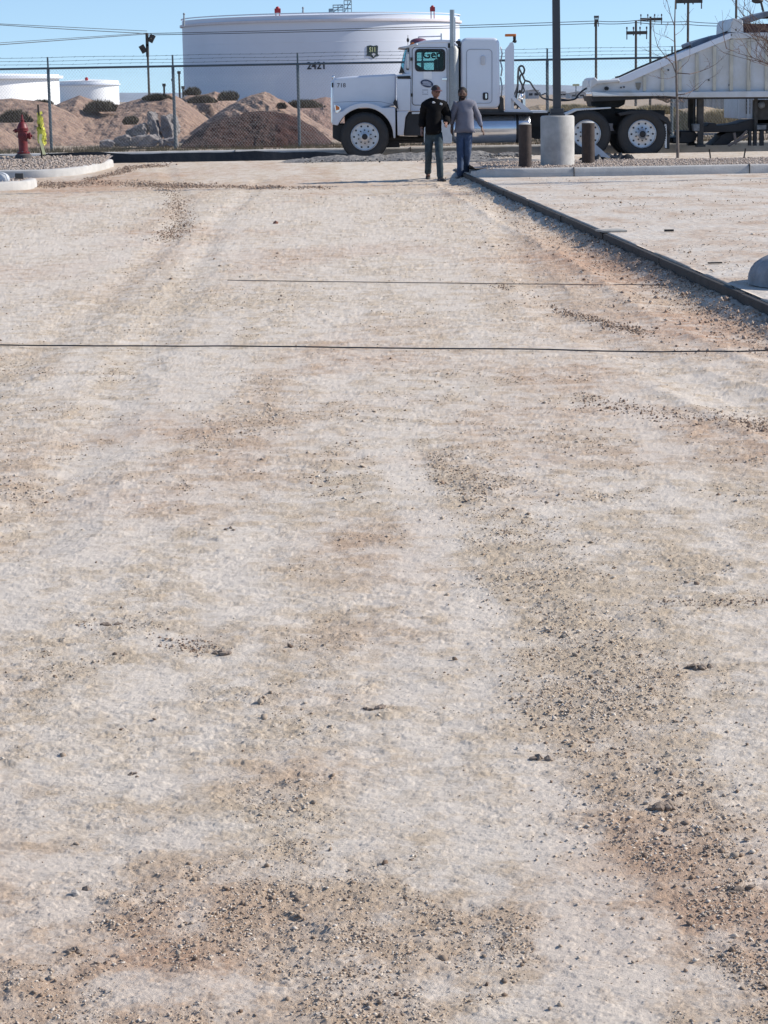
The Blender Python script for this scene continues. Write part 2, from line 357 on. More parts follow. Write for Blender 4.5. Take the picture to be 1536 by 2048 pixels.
def ground_material():
    m = bpy.data.materials.new('dry_caliche_dirt'); m.use_nodes = True; t = m.node_tree; N = t.nodes; K = t.links; b = N['Principled BSDF']
    tc = N.new('ShaderNodeTexCoord')
    aL = N.new('ShaderNodeAttribute'); aL.attribute_name = 'loose'; aR = N.new('ShaderNodeAttribute'); aR.attribute_name = 'redness'; aF = N.new('ShaderNodeAttribute'); aF.attribute_name = 'zone'
    def noise(s, d=6, r=.65, v=None):
        n = N.new('ShaderNodeTexNoise'); n.inputs['Scale'].default_value = s; n.inputs['Detail'].default_value = d; n.inputs['Roughness'].default_value = r
        K.new(v or tc.outputs['Object'], n.inputs['Vector']); return n
    def mixc(f, a, c):
        x = N.new('ShaderNodeMix'); x.data_type = 'RGBA'
        if hasattr(f, 'links') or not isinstance(f, float): K.new(f, x.inputs[0])
        else: x.inputs[0].default_value = f
        for s_, i in ((a, 6), (c, 7)):
            if isinstance(s_, tuple): x.inputs[i].default_value = (*s_, 1)
            else: K.new(s_, x.inputs[i])
        return x.outputs[2]
    def mth(op, a, c=None, cl=False):
        x = N.new('ShaderNodeMath'); x.operation = op; x.use_clamp = cl
        for s_, i in ((a, 0), (c, 1)):
            if s_ is None: continue
            if isinstance(s_, (int, float)): x.inputs[i].default_value = s_
            else: K.new(s_, x.inputs[i])
        return x.outputs[0]
    n1 = noise(14, 8, .7); n2 = noise(150, 6, .75); n3 = noise(1.1, 6)
    f = mth('ADD', aL.outputs['Fac'], mth('MULTIPLY', mth('SUBTRACT', n1.outputs['Fac'], .5), 1.5))
    f = mth('ADD', f, mth('MULTIPLY', mth('SUBTRACT', n2.outputs['Fac'], .5), 1.5), True)
    n5 = noise(4.2, 7, .68); n6 = noise(9, 6, .7)
    def edge(n, a, b_):
        x = N.new('ShaderNodeMapRange'); x.interpolation_type = 'SMOOTHSTEP'; x.inputs[1].default_value = a; x.inputs[2].default_value = b_; K.new(n.outputs['Fac'], x.inputs[0]); return x.outputs[0]
    f = mth('ADD', f, mth('MULTIPLY', mth('SUBTRACT', edge(n5, .47, .54), .5), .42))
    f = mth('ADD', f, mth('MULTIPLY', mth('SUBTRACT', edge(n6, .48, .54), .5), .34), True)
    c = mixc(f, PALE, TAN)
    c = mixc(mth('MULTIPLY', aR.outputs['Fac'], mth('ADD', mth('MULTIPLY', f, .7), .35)), c, REDD)
    # fine dark specks of grit
    n4 = noise(420, 2, .5)
    sp = mth('MULTIPLY', mth('SUBTRACT', n4.outputs['Fac'], .57, True), mth('MULTIPLY', mth('ADD', f, .25), 2.6), True)
    c = mixc(sp, c, (.24, .18, .135))
    c = mixc(aF.outputs['Fac'], c, mixc(n3.outputs['Fac'], (.33, .27, .20), (.40, .31, .245)))
    K.new(c, b.inputs['Base Color']); b.inputs['Roughness'].default_value = .95; b.inputs['Specular IOR Level'].default_value = .15
    bp = N.new('ShaderNodeBump'); bp.inputs['Distance'].default_value = .006; bp.inputs['Strength'].default_value = .8
    hh = mth('ADD', n2.outputs['Fac'], mth('MULTIPLY', n1.outputs['Fac'], .6)); K.new(mth('MULTIPLY', hh, mth('ADD', mth('MULTIPLY', aL.outputs['Fac'], .7), .7)), bp.inputs['Height'])
    K.new(bp.outputs[0], b.inputs['Normal'])
    return m
PALE = (.63, .558, .48); TAN = (.54, .44, .33); REDD = (.46, .30, .21)
GM = ground_material()
zone = (YY > 53.2).astype(float)
g = npmesh('ground', np.stack([XX, YY, ZZ], -1).reshape(-1, 3), FQ, GM, attrs={'loose': LL, 'redness': RR, 'zone': zone})
tag(g, 'pale dry compacted dirt roadbed with tan gravelly streaks and tyre tracks', 'ground', kind='structure')

# ------------------------------------------------------------------ stones on the ground
def stones(name, X, Y, size, m, subdiv=0, zf=None, flat=(.5, .9), sink=.25):
    n = len(X)
    if subdiv == 0:
        bv = np.array([(1, 0, 0), (-1, 0, 0), (0, 1, 0), (0, -1, 0), (0, 0, 1), (0, 0, -1)], float)
        bf = np.array([(0, 2, 4), (2, 1, 4), (1, 3, 4), (3, 0, 4), (2, 0, 5), (1, 2, 5), (3, 1, 5), (0, 3, 5)])
    else:
        bm = bmesh.new(); bmesh.ops.create_icosphere(bm, subdivisions=subdiv, radius=1); bv = np.array([v.co[:] for v in bm.verts]); bf = np.array([[v.index for v in f.verts] for f in bm.faces]); bm.free()
    V = np.repeat(bv[None], n, 0) * (1 + .5 * (RNG.random((n, len(bv), 1)) - .5) * 2)
    V *= RNG.uniform(.7, 1.3, (n, 1, 3)); V[:, :, 2] *= RNG.uniform(*flat, (n, 1))
    a = RNG.uniform(0, 6.283, n); tl = RNG.normal(0, .35, n)
    x = V[:, :, 0].copy(); z = V[:, :, 2].copy(); ct, st_ = np.cos(tl)[:, None], np.sin(tl)[:, None]
    V[:, :, 0] = x * ct - z * st_; V[:, :, 2] = x * st_ + z * ct
    x = V[:, :, 0].copy(); y = V[:, :, 1].copy(); ca, sa = np.cos(a)[:, None], np.sin(a)[:, None]
    V[:, :, 0] = x * ca - y * sa; V[:, :, 1] = x * sa + y * ca
    V *= (size / 2)[:, None, None]
    z0 = zf(X, Y) + size * sink
    V[:, :, 0] += X[:, None]; V[:, :, 1] += Y[:, None]; V[:, :, 2] += z0[:, None]
    Fa = (bf[None] + (np.arange(n) * len(bv))[:, None, None]).reshape(-1, 3)
    o = npmesh(name, V.reshape(-1, 3), Fa, m, smooth=False, attrs={'shade': np.repeat(RNG.random(n), len(bv))})
    return o
def stone_mat(name, c0, c1, c2):
    m = bpy.data.materials.new(name); m.use_nodes = True; t = m.node_tree; N = t.nodes; b = N['Principled BSDF']
    a = N.new('ShaderNodeAttribute'); a.attribute_name = 'shade'; cr = N.new('ShaderNodeValToRGB')
    cr.color_ramp.elements[0].color = (*c0, 1); cr.color_ramp.elements[1].color = (*c2, 1); e = cr.color_ramp.elements.new(.55); e.color = (*c1, 1)
    no = N.new('ShaderNodeTexNoise'); no.inputs['Scale'].default_value = 80; tc = N.new('ShaderNodeTexCoord'); t.links.new(tc.outputs['Object'], no.inputs['Vector'])
    mt = N.new('ShaderNodeMath'); mt.operation = 'MULTIPLY_ADD'; mt.inputs[1].default_value = .3; t.links.new(no.outputs['Fac'], mt.inputs[0]); t.links.new(a.outputs['Fac'], mt.inputs[2])
    m2 = N.new('ShaderNodeMath'); m2.operation = 'SUBTRACT'; m2.inputs[1].default_value = .15; t.links.new(mt.outputs[0], m2.inputs[0])
    t.links.new(m2.outputs[0], cr.inputs[0]); t.links.new(cr.outputs[0], b.inputs['Base Color']); b.inputs['Roughness'].default_value = .9; b.inputs['Specular IOR Level'].default_value = .2
    return m
PEB = stone_mat('mixed_tan_gravel', (.28, .20, .145), (.50, .41, .32), (.66, .59, .51))
ISL = stone_mat('grey_pink_river_gravel', (.33, .26, .215), (.43, .355, .30), (.54, .47, .41))
def scatter_ground(n, y0, y1, p, thr):
    Y = 1 / RNG.uniform(1 / y1, 1 / y0, n * 3) if p == 'p' else RNG.uniform(y0, y1, n * 3)
    X = RNG.uniform(-1, 1, n * 3) * (.2 * Y + .15)
    L, _ = masks(X, Y); cl = fbm(X * 2.5, Y * 2.0, 4, 333, .6)
    dens = np.clip((L - thr) * 1.5, 0.015, 1) * np.clip((cl - .36) * 3.5, .08, 1)
    k = (RNG.random(n * 3) < dens) & (X < slab_edge(Y) - .05)
    return X[k][:n], Y[k][:n], L[k][:n]
gz = lambda X, Y: gheight(X, Y)
X, Y, L_ = scatter_ground(105000, 3.3, 15, 'p', .40)
sz = np.clip(RNG.lognormal(math.log(.0042), .42, len(X)), .002, .014) * (.75 + .4 * L_) * np.clip(Y / 8, .9, 1.5)
o1 = stones('gravel', X, Y, sz, PEB, 0, gz, (.35, .7), .15)
tag(o1, 'fine loose tan gravel strewn over the near roadbed', 'gravel', kind='stuff')
X, Y, L_ = scatter_ground(26000, 9, 40, 'p', .2)
sz = np.clip(RNG.lognormal(math.log(.0075), .45, len(X)), .004, .03) * np.clip(Y / 16, .9, 1.8)
o2 = stones('gravel', X, Y, sz, PEB, 0, gz, (.35, .65), .15)
tag(o2, 'scattered coarser gravel and crumbs further up the roadbed', 'gravel', kind='stuff')
X, Y, L_ = scatter_ground(1300, 3.4, 22, 'p', .3)
sz = np.clip(RNG.lognormal(math.log(.0085), .4, len(X)), .005, .018)
o3 = stones('gravel', X, Y, sz, stone_mat('dark_clod', (.16, .11, .08), (.30, .225, .165), (.44, .36, .28)), 1, gz, (.45, .8), .15)
tag(o3, 'small dark dirt crumbs dotted among the gravel', 'gravel', kind='stuff')
_t = RNG.random(9000); BL = STREAKS[2][0]; _s = _t * (len(BL) - 1); _i = np.minimum(_s.astype(int), len(BL) - 2); _f = _s - _i
bx = np.array([p.x for p in BL]); by = np.array([p.y for p in BL]); X = bx[_i] * (1 - _f) + bx[_i + 1] * _f + RNG.normal(0, .15, 9000); Y = by[_i] * (1 - _f) + by[_i + 1] * _f + RNG.normal(0, .1, 9000)
kk = fbm(X * 6, Y * 4, 3, 888) > RNG.uniform(.3, .62, 9000); X = X[kk]; Y = Y[kk]
o5 = stones('gravel', X, Y, np.clip(RNG.lognormal(math.log(.0056), .42, len(X)), .003, .019), PEB, 0, gz, (.4, .75), .2)
tag(o5, 'band of denser gravel right of the pale strip down the roadbed', 'gravel', kind='stuff')
# loose clods piled against the form board and on the scraped ridge
Y = 1 / RNG.uniform(1 / 44, 1 / 14, 4200); X = slab_edge(Y) - .05 - np.abs(RNG.normal(0, .16, 4200)) * (1 + (RNG.random(4200) < .3) * 1.8)
sz = np.clip(RNG.lognormal(math.log(.012), .5, len(X)), .005, .04)
o4 = stones('dirt_crumbs', X, Y, sz, stone_mat('red_brown_crumb', (.22, .155, .12), (.42, .31, .24), (.52, .43, .35)), 0, gz)
tag(o4, 'crumbs of reddish dirt spilled along the form board', 'dirt crumbs', kind='stuff')

def windrow(pts, n, wd, smin, smax, label):
    n *= 3; smin *= .62; smax *= .75; P = [gpt(*p) for p in pts]; t = RNG.random(n) * (len(P) - 1); i = np.minimum(t.astype(int), len(P) - 2); f = t - i
    px = np.array([p.x for p in P]); py = np.array([p.y for p in P]); X = px[i] * (1 - f) + px[i + 1] * f + RNG.normal(0, wd * .35, n); Y = py[i] * (1 - f) + py[i + 1] * f + RNG.normal(0, wd, n)
    kk = vnoise(X * 2.5, Y * .4, 55) > RNG.uniform(.1, .75, n); X = X[kk]; Y = Y[kk]
    o = stones('dirt_crumbs', X, Y, np.clip(RNG.lognormal(math.log(smin), .45, len(X)), smin * .4, smax), MATS['windrow'], 0, gz, (.5, .9), .25); tag(o, label, 'dirt crumbs', kind='stuff')
MATS['windrow'] = stone_mat('windrow_crumb', (.20, .14, .105), (.34, .25, .19), (.50, .41, .33))
windrow([(62, 372), (200, 367), (320, 370), (420, 374), (640, 377)], 2600, .35, .03, .08, 'ridge of scraped brown dirt running from the near left kerb')
windrow([(175, 360), (240, 346), (262, 335), (330, 330)], 900, .25, .03, .08, 'brown crumbs around the tip of the far left kerb')
windrow([(318, 372), (352, 400), (362, 440), (335, 480)], 900, .3, .022, .05, 'curved line of crumbs along the left wheel track')
windrow([(1000, 570), (1060, 592), (1130, 625), (1200, 645), (1290, 668)], 700, .12, .016, .04, 'line of crumbs short of the form board')
windrow([(1100, 440), (1200, 490), (1320, 545), (1420, 600)], 1200, .22, .016, .04, 'scraped ridge of crumbs parallel to the form board')
windrow([(1180, 800), (1330, 835), (1500, 850), (1560, 856)], 700, .16, .012, .03, 'patch of brown crumbs at the right edge, above the gravel')
windrow([(160, 1253), (240, 1262), (330, 1285), (420, 1300)], 420, .05, .008, .018, 'thin line of crumbs leading to the lone brown clod')
windrow([(1320, 1206), (1440, 1210), (1560, 1205)], 80, .03, .009, .018, 'short line of crumbs at the right edge of the gravel')
CLOD = mat('brown_clod', (.30, .235, .185), .95, .5, 60, bump=.004, bscale=90)
CLODL = mat('pale_stone', (.50, .45, .40), .9, .3, 60, bump=.003, bscale=90)
def clod(px, py, wpx, label, m=CLOD, n=5, seed=0, single=False):
    c = gpt(px, py); s_ = wpx / (F / c.y); rng = random.Random(seed)
    mb = MB()
    for k in range(1 if single else n):
        q = Vector(((rng.random() - .5) * s_, (rng.random() - .5) * s_ * .6, 0)) if not single else Vector((0, 0, 0))
        rr = s_ * (.5 if single else rng.uniform(.13, .24))
        bm = bmesh.new(); bmesh.ops.create_icosphere(bm, subdivisions=1, radius=rr)
        ax = Vector((rng.uniform(.7, 1.3), rng.uniform(.6, 1.1), rng.uniform(.45, .75)))
        for v in bm.verts:
            v.co *= 1 + .75 * (rng.random() - .5); v.co = v.co * ax
        z = float(gheight(np.array([c.x + q.x]), np.array([c.y + q.y]))[0])
        mb.add([v.co + Vector((c.x + q.x, c.y + q.y, z + rr * .25)) for v in bm.verts], [[v.index for v in f.verts] for f in bm.faces]); bm.free()
    o = obj('stone' if single else 'dirt_clod', mb, m, smooth=False, base=c)
    tag(o, label, 'stone' if single else 'dirt clod', 'loose clods and stones on the roadbed')
for i, a in enumerate([
    (442,1308,46,'flat brown clod alone on the left half of the roadbed',CLOD,6),
    (745,1417,44,'reddish brown clod with crumbs near the middle of the roadbed',CLOD,7),
    (1400,1338,52,'wide low dark clod on the tan gravel towards the right edge of the picture',CLOD,7),
    (1085,1521,44,'dark clod with two lumps in the left margin of the dense gravel band',CLOD,6),
    (1330,1617,76,'longest dark clod, lying beside a pale stone in the dense gravel band',CLOD,9),
    (218,1251,40,'small brown clod farthest left among the clods of the middle distance',CLOD,5),
    (262,1551,34,'small flat clod on the pale ground at lower left',CLOD,5),
    (146,1905,48,'long thin dark clod nearest the lower left corner',CLOD,6),
    (1478,1787,50,'dark clod nearest the lower right edge of the roadbed',CLOD,6),
    (462,1060,26,'tiny dark clod farthest away in the left half of the roadbed',CLOD,4),
    (1440,1700,30,'small round clod just above the lower right clod',CLOD,4)]):
    clod(*a[:5], n=a[5], seed=i + 3)
clod(1292,1611,22,'pale angular stone at the left end of the longest dark clod',CLODL,single=True,seed=31)
clod(152,1793,26,'pale pointed stone beside the pale patch at lower left',CLODL,single=True,seed=32)
clod(174,1781,20,'smaller brown pointed stone just beyond the pale pointed stone',CLOD,single=True,seed=33)
clod(1125,1275,15,'dark round pebble at the left side of the gravel band',mat('dark_pebble',(.12,.11,.10),.7),single=True,seed=34)
clod(551,448,12,'lone reddish stone far up the middle of the roadbed',mat('red_stone',(.22,.11,.08),.9),single=True,seed=35)

# ================================================================== SLAB, FORM BOARD, KERBS
def slab_material():
    m = bpy.data.materials.new('dusty_concrete'); m.use_nodes = True; t = m.node_tree; N = t.nodes; K = t.links; b = N['Principled BSDF']
    tc = N.new('ShaderNodeTexCoord'); mp = N.new('ShaderNodeMapping'); K.new(tc.outputs['Object'], mp.inputs[0]); mp.inputs['Scale'].default_value = (1, .6, 1)
    n = N.new('ShaderNodeTexNoise'); n.inputs['Scale'].default_value = 1.6; n.inputs['Detail'].default_value = 9; n.inputs['Roughness'].default_value = .72; K.new(mp.outputs[0], n.inputs['Vector'])
    cr = N.new('ShaderNodeValToRGB'); K.new(n.outputs['Fac'], cr.inputs[0]); e = cr.color_ramp.elements
    e[0].position = .38; e[0].color = (.47, .36, .275, 1); e[1].position = .66; e[1].color = (.60, .555, .50, 1); x = e.new(.50); x.color = (.56, .485, .41, 1)
    K.new(cr.outputs[0], b.inputs['Base Color']); b.inputs['Roughness'].default_value = .9; b.inputs['Specular IOR Level'].default_value = .2
    n2 = N.new('ShaderNodeTexNoise'); n2.inputs['Scale'].default_value = 12; n2.inputs['Detail'].default_value = 8; K.new(tc.outputs['Object'], n2.inputs['Vector'])
    bp = N.new('ShaderNodeBump'); bp.inputs['Distance'].default_value = .03; bp.inputs['Strength'].default_value = .8; K.new(n2.outputs['Fac'], bp.inputs['Height']); K.new(bp.outputs[0], b.inputs['Normal'])
    return m
SLABM = slab_material()
sy = np.linspace(9, 46, 420); su = np.concatenate([[0, 0], np.linspace(0, 1, 260) ** 1.15 * 14]); 
SY, SU = np.meshgrid(sy, su, indexing='ij'); SX = slab_edge(SY) + .045 + SU
SZ = .15 + .012 * (fbm(SX * 1.7, SY * .9, 4, 401) - .5) + .004 * (fbm(SX * 14, SY * 14, 2, 402) - .5)
SZ[:, 0] = -.1; SZ[:, 1] = .148
k = np.arange(SY.size).reshape(SY.shape)
o = npmesh('slab', np.stack([SX, SY, SZ], -1).reshape(-1, 3), np.stack([k[:-1, :-1], k[:-1, 1:], k[1:, 1:], k[1:, :-1]], -1).reshape(-1, 4), SLABM)
tag(o, 'new raised concrete paving slab dusted with dirt, right of the roadbed', 'pavement', kind='structure')
X = RNG.uniform(1.7, 9, 9000); Y = 1 / RNG.uniform(1 / 40, 1 / 15, 9000); kk = (X > slab_edge(Y) + .1) & (fbm(X * 1.5, Y * .9, 3, 700) > .5); X = X[kk]; Y = Y[kk]
o = stones('dirt_crumbs', X, Y, np.clip(RNG.lognormal(math.log(.014), .5, len(X)), .006, .04), PEB, 0, lambda X, Y: np.full_like(X, .152), (.3, .6))
tag(o, 'dirt crumbs sprinkled over the raised slab', 'dirt crumbs', kind='stuff')

# form boards: several planks end to end, one form each
fb = thing('form_board', (float(slab_edge(28)), 28, 0), 'long dark plank formwork holding the edge of the raised slab', 'formwork')
ys = [9.2, 13.0, 16.7, 20.4, 24.1, 27.8, 31.5, 35.2, 38.9, 42.6, 45.8]
for i in range(len(ys) - 1):
    a, b = ys[i] + .006, ys[i + 1] - .006; ja = .006 * random.uniform(-1, 1)
    mb = MB(); xa, xb = float(slab_edge(a)) - .003 + ja, float(slab_edge(b)) - .003 - ja; T = .042; z0, z1 = -.06, .142 + random.uniform(-.006, .004)
    if a > 42: z0 = .0
    mb.add([(xa, a, z0), (xa + T, a, z0), (xb + T, b, z0), (xb, b, z0), (xa, a, z1), (xa + T, a, z1), (xb + T, b, z1), (xb, b, z1)],
           [(0, 3, 2, 1), (4, 5, 6, 7), (0, 1, 5, 4), (1, 2, 6, 5), (2, 3, 7, 6), (3, 0, 4, 7)])
    obj('plank', mb, BOARD, fb, bevel=.004)
    
# small loose boards on the slab
def plank(px, py, L, wd, h, rz, label, m=BOARD, z=.155):
    d = ray(px, py); t = (z - CAMZ) / d.z; c = Vector((d.x * t, d.y * t, z + h / 2))
    mb = MB(); mb.box(c, (L, wd, h), Matrix.Rotation(R(rz), 3, 'Z')); o = obj('plank_offcut', mb, m, base=c, bevel=.003)
    return tag(o, label, 'wood offcut')
plank(1222, 463, .26, .30, .02, 12, 'pale board offcut laid across the form board', mat('pale_wood', (.42, .40, .36), .8, .3, 10), z=.152)
plank(1338, 463, .10, .035, .022, -8, 'short dark wood scrap on the slab, farther of the two scraps')
plank(1430, 527, .12, .04, .012, 2, 'thin dark stick on the slab near the grey kerb nose')

# -------- kerbs
def offset_poly(pts, d):
    """pts: open polyline (x,y); returns points moved d to the left of the walking direction"""
    o = []
    for i, p in enumerate(pts):
        a = Vector(pts[max(i - 1, 0)]); b = Vector(pts[min(i + 1, len(pts) - 1)]); t = (b - a).normalized(); o.append((p[0] - t.y * d, p[1] + t.x * d))
    return o
def round_path(pts, n=6, r=.45):
    out = [pts[0]]
    for i in range(1, len(pts) - 1):
        p = Vector(pts[i]); a = (Vector(pts[i - 1]) - p); b = (Vector(pts[i + 1]) - p); ra = min(r, a.length * .45, b.length * .45)
        A = p + a.normalized() * ra; B = p + b.normalized() * ra
        for j in range(n + 1):
            t = j / n; out.append(tuple((A * (1 - t) ** 2 + p * 2 * t * (1 - t) + B * t * t)))
    out.append(pts[-1]); return out
def kerb(name, path, z0f, hf, wd, label, m=KERB, joints=3.0):
    """cross-section swept along path, its front face on the right-hand side"""
    P = []; acc = 0
    for a, b in zip(path[:-1], path[1:]):
        L = (Vector(b) - Vector(a)).length; nn = max(1, int(L / .25))
        for j in range(nn): P.append(tuple(Vector(a).lerp(Vector(b), j / nn)))
    P.append(path[-1])
    sec = [(0, -.12), (.012, .0), (.03, .82), (.05, .95), (.075, 1), (wd - .02, 1), (wd, .9), (wd, -.12)]
    mb = MB(); offs = [offset_poly(P, s_[0]) for s_ in sec]; vs = []
    for i in range(len(P)):
        for k_, s_ in enumerate(sec):
            x, y = offs[k_][i]; z0 = z0f(x, y); h = hf(i / (len(P) - 1)) + .004 * (random.random() - .5)
            vs.append((x, y, z0 + s_[1] * h if s_[1] > 0 else z0 + s_[1]))
    n = len(sec); fs = [(i * n + j, i * n + j + 1, (i + 1) * n + j + 1, (i + 1) * n + j) for i in range(len(P) - 1) for j in range(n - 1)]
    fs += [tuple(range(n)), tuple((len(P) - 1) * n + j for j in range(n - 1, -1, -1))]
    mb.add(vs, fs)
    o = thing(name, (P[0][0], P[0][1], z0f(*P[0])), label, 'kerb'); obj('kerb_stone', mb, m, o)
    mb = MB(); acc = 0
    for i in range(1, len(P) - 1):
        acc += (Vector(P[i]) - Vector(P[i - 1])).length
        if acc > joints:
            acc = 0; x, y = offs[2][i]; t = (Vector(P[i + 1]) - Vector(P[i])).normalized(); h = hf(i / len(P)); 
            mb.box((x, y, z0f(x, y) + h * .5), (.012, .06, h * 1.0), Matrix.Rotation(math.atan2(t.y, t.x), 3, 'Z'))
            mb.box((x - t.y * .08, y + t.x * .08, z0f(x, y) + h * 1.0 - .002), (.012, .16, .01), Matrix.Rotation(math.atan2(t.y, t.x), 3, 'Z'))
    if mb.v: obj('joint_line', mb, BOARD, o)
    return o
# right island, kerb facing the camera, tapered nose at its left end
def hr(t): return .15 * float(sm(0, .035, np.array(t))) + .03
pr = round_path([(1.66, 42.2), (1.70, 40.75), (2.3, 40.35), (5.2, 40.3), (16, 40.6)], 6, .5)
kerb('kerb', pr, lambda x, y: .15, lambda t: .155 if t > .12 else .155 * (.45 + .55 * t / .12), .16, 'grey kerb of the raised gravel island that holds the light pole')
gx = lambda x, y: .29
xs = np.linspace(1.72, 16, 160); yv = np.linspace(40.47, 45.6, 60); GY, GX = np.meshgrid(yv, xs, indexing='ij')
GX = np.where((GY < 41.0), np.maximum(GX, 1.9 + (41 - GY) * .9), GX)
GZ = .292 + .03 * (fbm(GX * 2, GY * 2, 4, 500) - .5) - np.clip((GY - 44.7) / .9, 0, 1) * .25; GZ[0] = .1
k = np.arange(GX.size).reshape(GX.shape); ISG = mat('pinkish_gravel_bed', (.46, .39, .35), .95, .35, 25, bump=.02, bscale=60)
o = npmesh('gravel_bed', np.stack([GX, GY, GZ], -1).reshape(-1, 3), np.stack([k[:-1, :-1], k[:-1, 1:], k[1:, 1:], k[1:, :-1]], -1).reshape(-1, 4), ISG)
tag(o, 'pinkish gravel bed inside the right island', 'ground', kind='structure')
X = RNG.uniform(1.9, 12, 16000); Y = RNG.uniform(40.5, 44.9, 16000)
o = stones('gravel', X, Y, RNG.uniform(.018, .042, len(X)), ISL, 0, lambda X, Y: .292 + .03 * (fbm(X * 2, Y * 2, 4, 500) - .5) - np.clip((Y - 44.7) / .9, 0, 1) * .25)
tag(o, 'rounded pinkish gravel covering the island round the light pole', 'gravel', kind='stuff')

# left islands
pf = [gpt(-250, 357), gpt(-20, 357), gpt(90, 356), gpt(160, 350), gpt(206, 341), gpt(232, 332)]
pf = [(p.x, p.y) for p in pf] + [(-5.75, 48.2), (-6.6, 48.75)]
pf = round_path(pf, 5, .6)
mz = lambda x, y: float(macro(y))
kerb('kerb', pf, mz, lambda t: .15, .2, 'pale curved kerb round the far left island by the fire hydrant', joints=50)
pn = [gpt(-300, 388), gpt(-60, 385), gpt(56, 380)]; pn = [(p.x, p.y) for p in pn] + [(gpt(60, 380).x + .02, 43.4)]
kerb('kerb', round_path(pn, 5, .35), mz, lambda t: .165, .2, 'pale kerb end nearest on the left, with a dark block on it', joints=50)
def gravel_poly(front, yback, zf, label, n):
    fx = np.array([p[0] for p in front]); fy = np.array([p[1] for p in front])
    xs = np.linspace(fx.min(), fx.max() - .05, 120); y0 = np.interp(xs, fx, fy) + .17
    U = np.linspace(0, 1, 30); GX = np.repeat(xs[None], 30, 0); GY = y0[None] + (yback - y0)[None] * U[:, None]; GZ = zf(GX, GY)
    k = np.arange(GX.size).reshape(GX.shape)
    o = npmesh('gravel_bed', np.stack([GX, GY, GZ], -1).reshape(-1, 3), np.stack([k[:-1, :-1], k[:-1, 1:], k[1:, 1:], k[1:, :-1]], -1).reshape(-1, 4), ISG)
    tag(o, label + ' bed', 'ground', kind='structure')
    X = RNG.uniform(max(fx.min(), -9.5), fx.max() - .1, n); Y = RNG.random(n); y0 = np.interp(X, fx, fy) + .2; Y = y0 + (yback - y0) * Y
    o = stones('gravel', X, Y, RNG.uniform(.022, .062, n), ISL, 0, zf); tag(o, label, 'gravel', kind='stuff')
fr = sorted([p for p in pf if p[1] < 48.1], key=lambda p: p[0])
gravel_poly(fr, 48.95, lambda X, Y: macro(Y) + .13 + .03 * sm(46, 48.9, Y) + .02 * (fbm(X * 3, Y * 3, 3, 610) - .5), 'coarse grey and pink gravel in the left island below the hydrant', 6000)
frn = sorted([p for p in pn[:3]], key=lambda p: p[0])
gravel_poly(frn, 43.6, lambda X, Y: macro(Y) + .14 + .015 * (fbm(X * 3, Y * 3, 3, 611) - .5), 'grey gravel behind the nearest left kerb end', 1200)
# dark block on the near kerb, pale rag beside it
c = at(38.5, 352, 41.9); mb = MB(); mb.box(c, (.15, .1, .10), Matrix.Rotation(.1, 3, 'Z')); o = obj('block', mb, mat('dark_grey_block', (.06, .065, .065), .7), base=c, bevel=.01); tag(o, 'small dark block standing on the nearest left kerb', 'block')
mb = MB(); c0 = at(2, 348, 42.6)
mb.sphere((c0.x, c0.y, .2), .16, 12, 8, (1, .7, .8)); mb.tube([(c0.x + .0, c0.y - .08, .33), (c0.x + .1, c0.y - .1, .28), (c0.x + .14, c0.y - .1, .17)], .012, 6)
o = obj('sack', mb, mat('pale_plastic', (.55, .58, .62), .6, .2, 8), base=(c0.x, c0.y, .14)); tag(o, 'pale sack at the left picture edge behind the nearest kerb', 'sack')
# concrete kerb nose at right edge
nz = Vector((2.99, 17.3, .15)); mb = MB(); vs = []; nA = 28; nH = 8
for i in range(nH + 1):
    t = i / nH
    for j in range(nA):
        a = 2 * math.pi * j / nA; sx = .62 * (1 - t) ** .55 if t < 1 else 0
        hz = .25 * math.sin(t * math.pi / 2) ** .8
        vs.append((nz.x + .28 + (.50 * math.cos(a)) * (1 - t ** 2.2 * .92), nz.y + (.62 * math.sin(a)) * (1 - t ** 2.2 * .92), nz.z + hz + .006 * random.random()))
fs = [(i * nA + j, i * nA + (j + 1) % nA, (i + 1) * nA + (j + 1) % nA, (i + 1) * nA + j) for i in range(nH) for j in range(nA)] + [tuple(nH * nA + j for j in range(nA))]
mb.add(vs, fs); mb.bb((nz.x + .5, nz.y - .3, .13), (nz.x + 3.5, nz.y + .3, .42))
o = obj('kerb_nose', mb, mat('blue_grey_concrete', (.30, .32, .345), .85, .4, 6, bump=.012, bscale=14), base=nz); tag(o, 'rounded blue grey concrete kerb nose on the slab at the right edge', 'kerb')

# cables lying across the roadbed
def cable(pxs, r, label):
    pts = []
    for a, b in zip(pxs[:-1], pxs[1:]):
        n = max(2, int(abs(b[0] - a[0]) / 14))
        for j in range(n):
            t = j / n; p = gpt(a[0] + (b[0] - a[0]) * t, a[1] + (b[1] - a[1]) * t); pts.append(p)
    pts.append(gpt(*pxs[-1])); 
    z = gheight(np.array([p.x for p in pts]), np.array([p.y for p in pts])); z = np.convolve(np.pad(z, 8, 'edge'), np.ones(17) / 17, 'valid')
    pts = [Vector((p.x, p.y, float(q) + r * 2.0 + .004)) for p, q in zip(pts, z)]
    mb = MB(); mb.tube(pts, r, 6); o = obj('cable', mb, INK, base=pts[0]); tag(o, label, 'cable', 'cables laid across the roadbed')
cable([(-300, 691), (0, 693), (400, 696), (740, 700), (1100, 704), (1536, 710), (1620, 712)], .0048, 'nearer thin dark cable lying across the whole width of the roadbed')
cable([(455, 563), (560, 565), (800, 568), (1000, 570), (1200, 573), (1440, 578)], .0036, 'farther thin dark cable lying across the roadbed, ending at the form board')

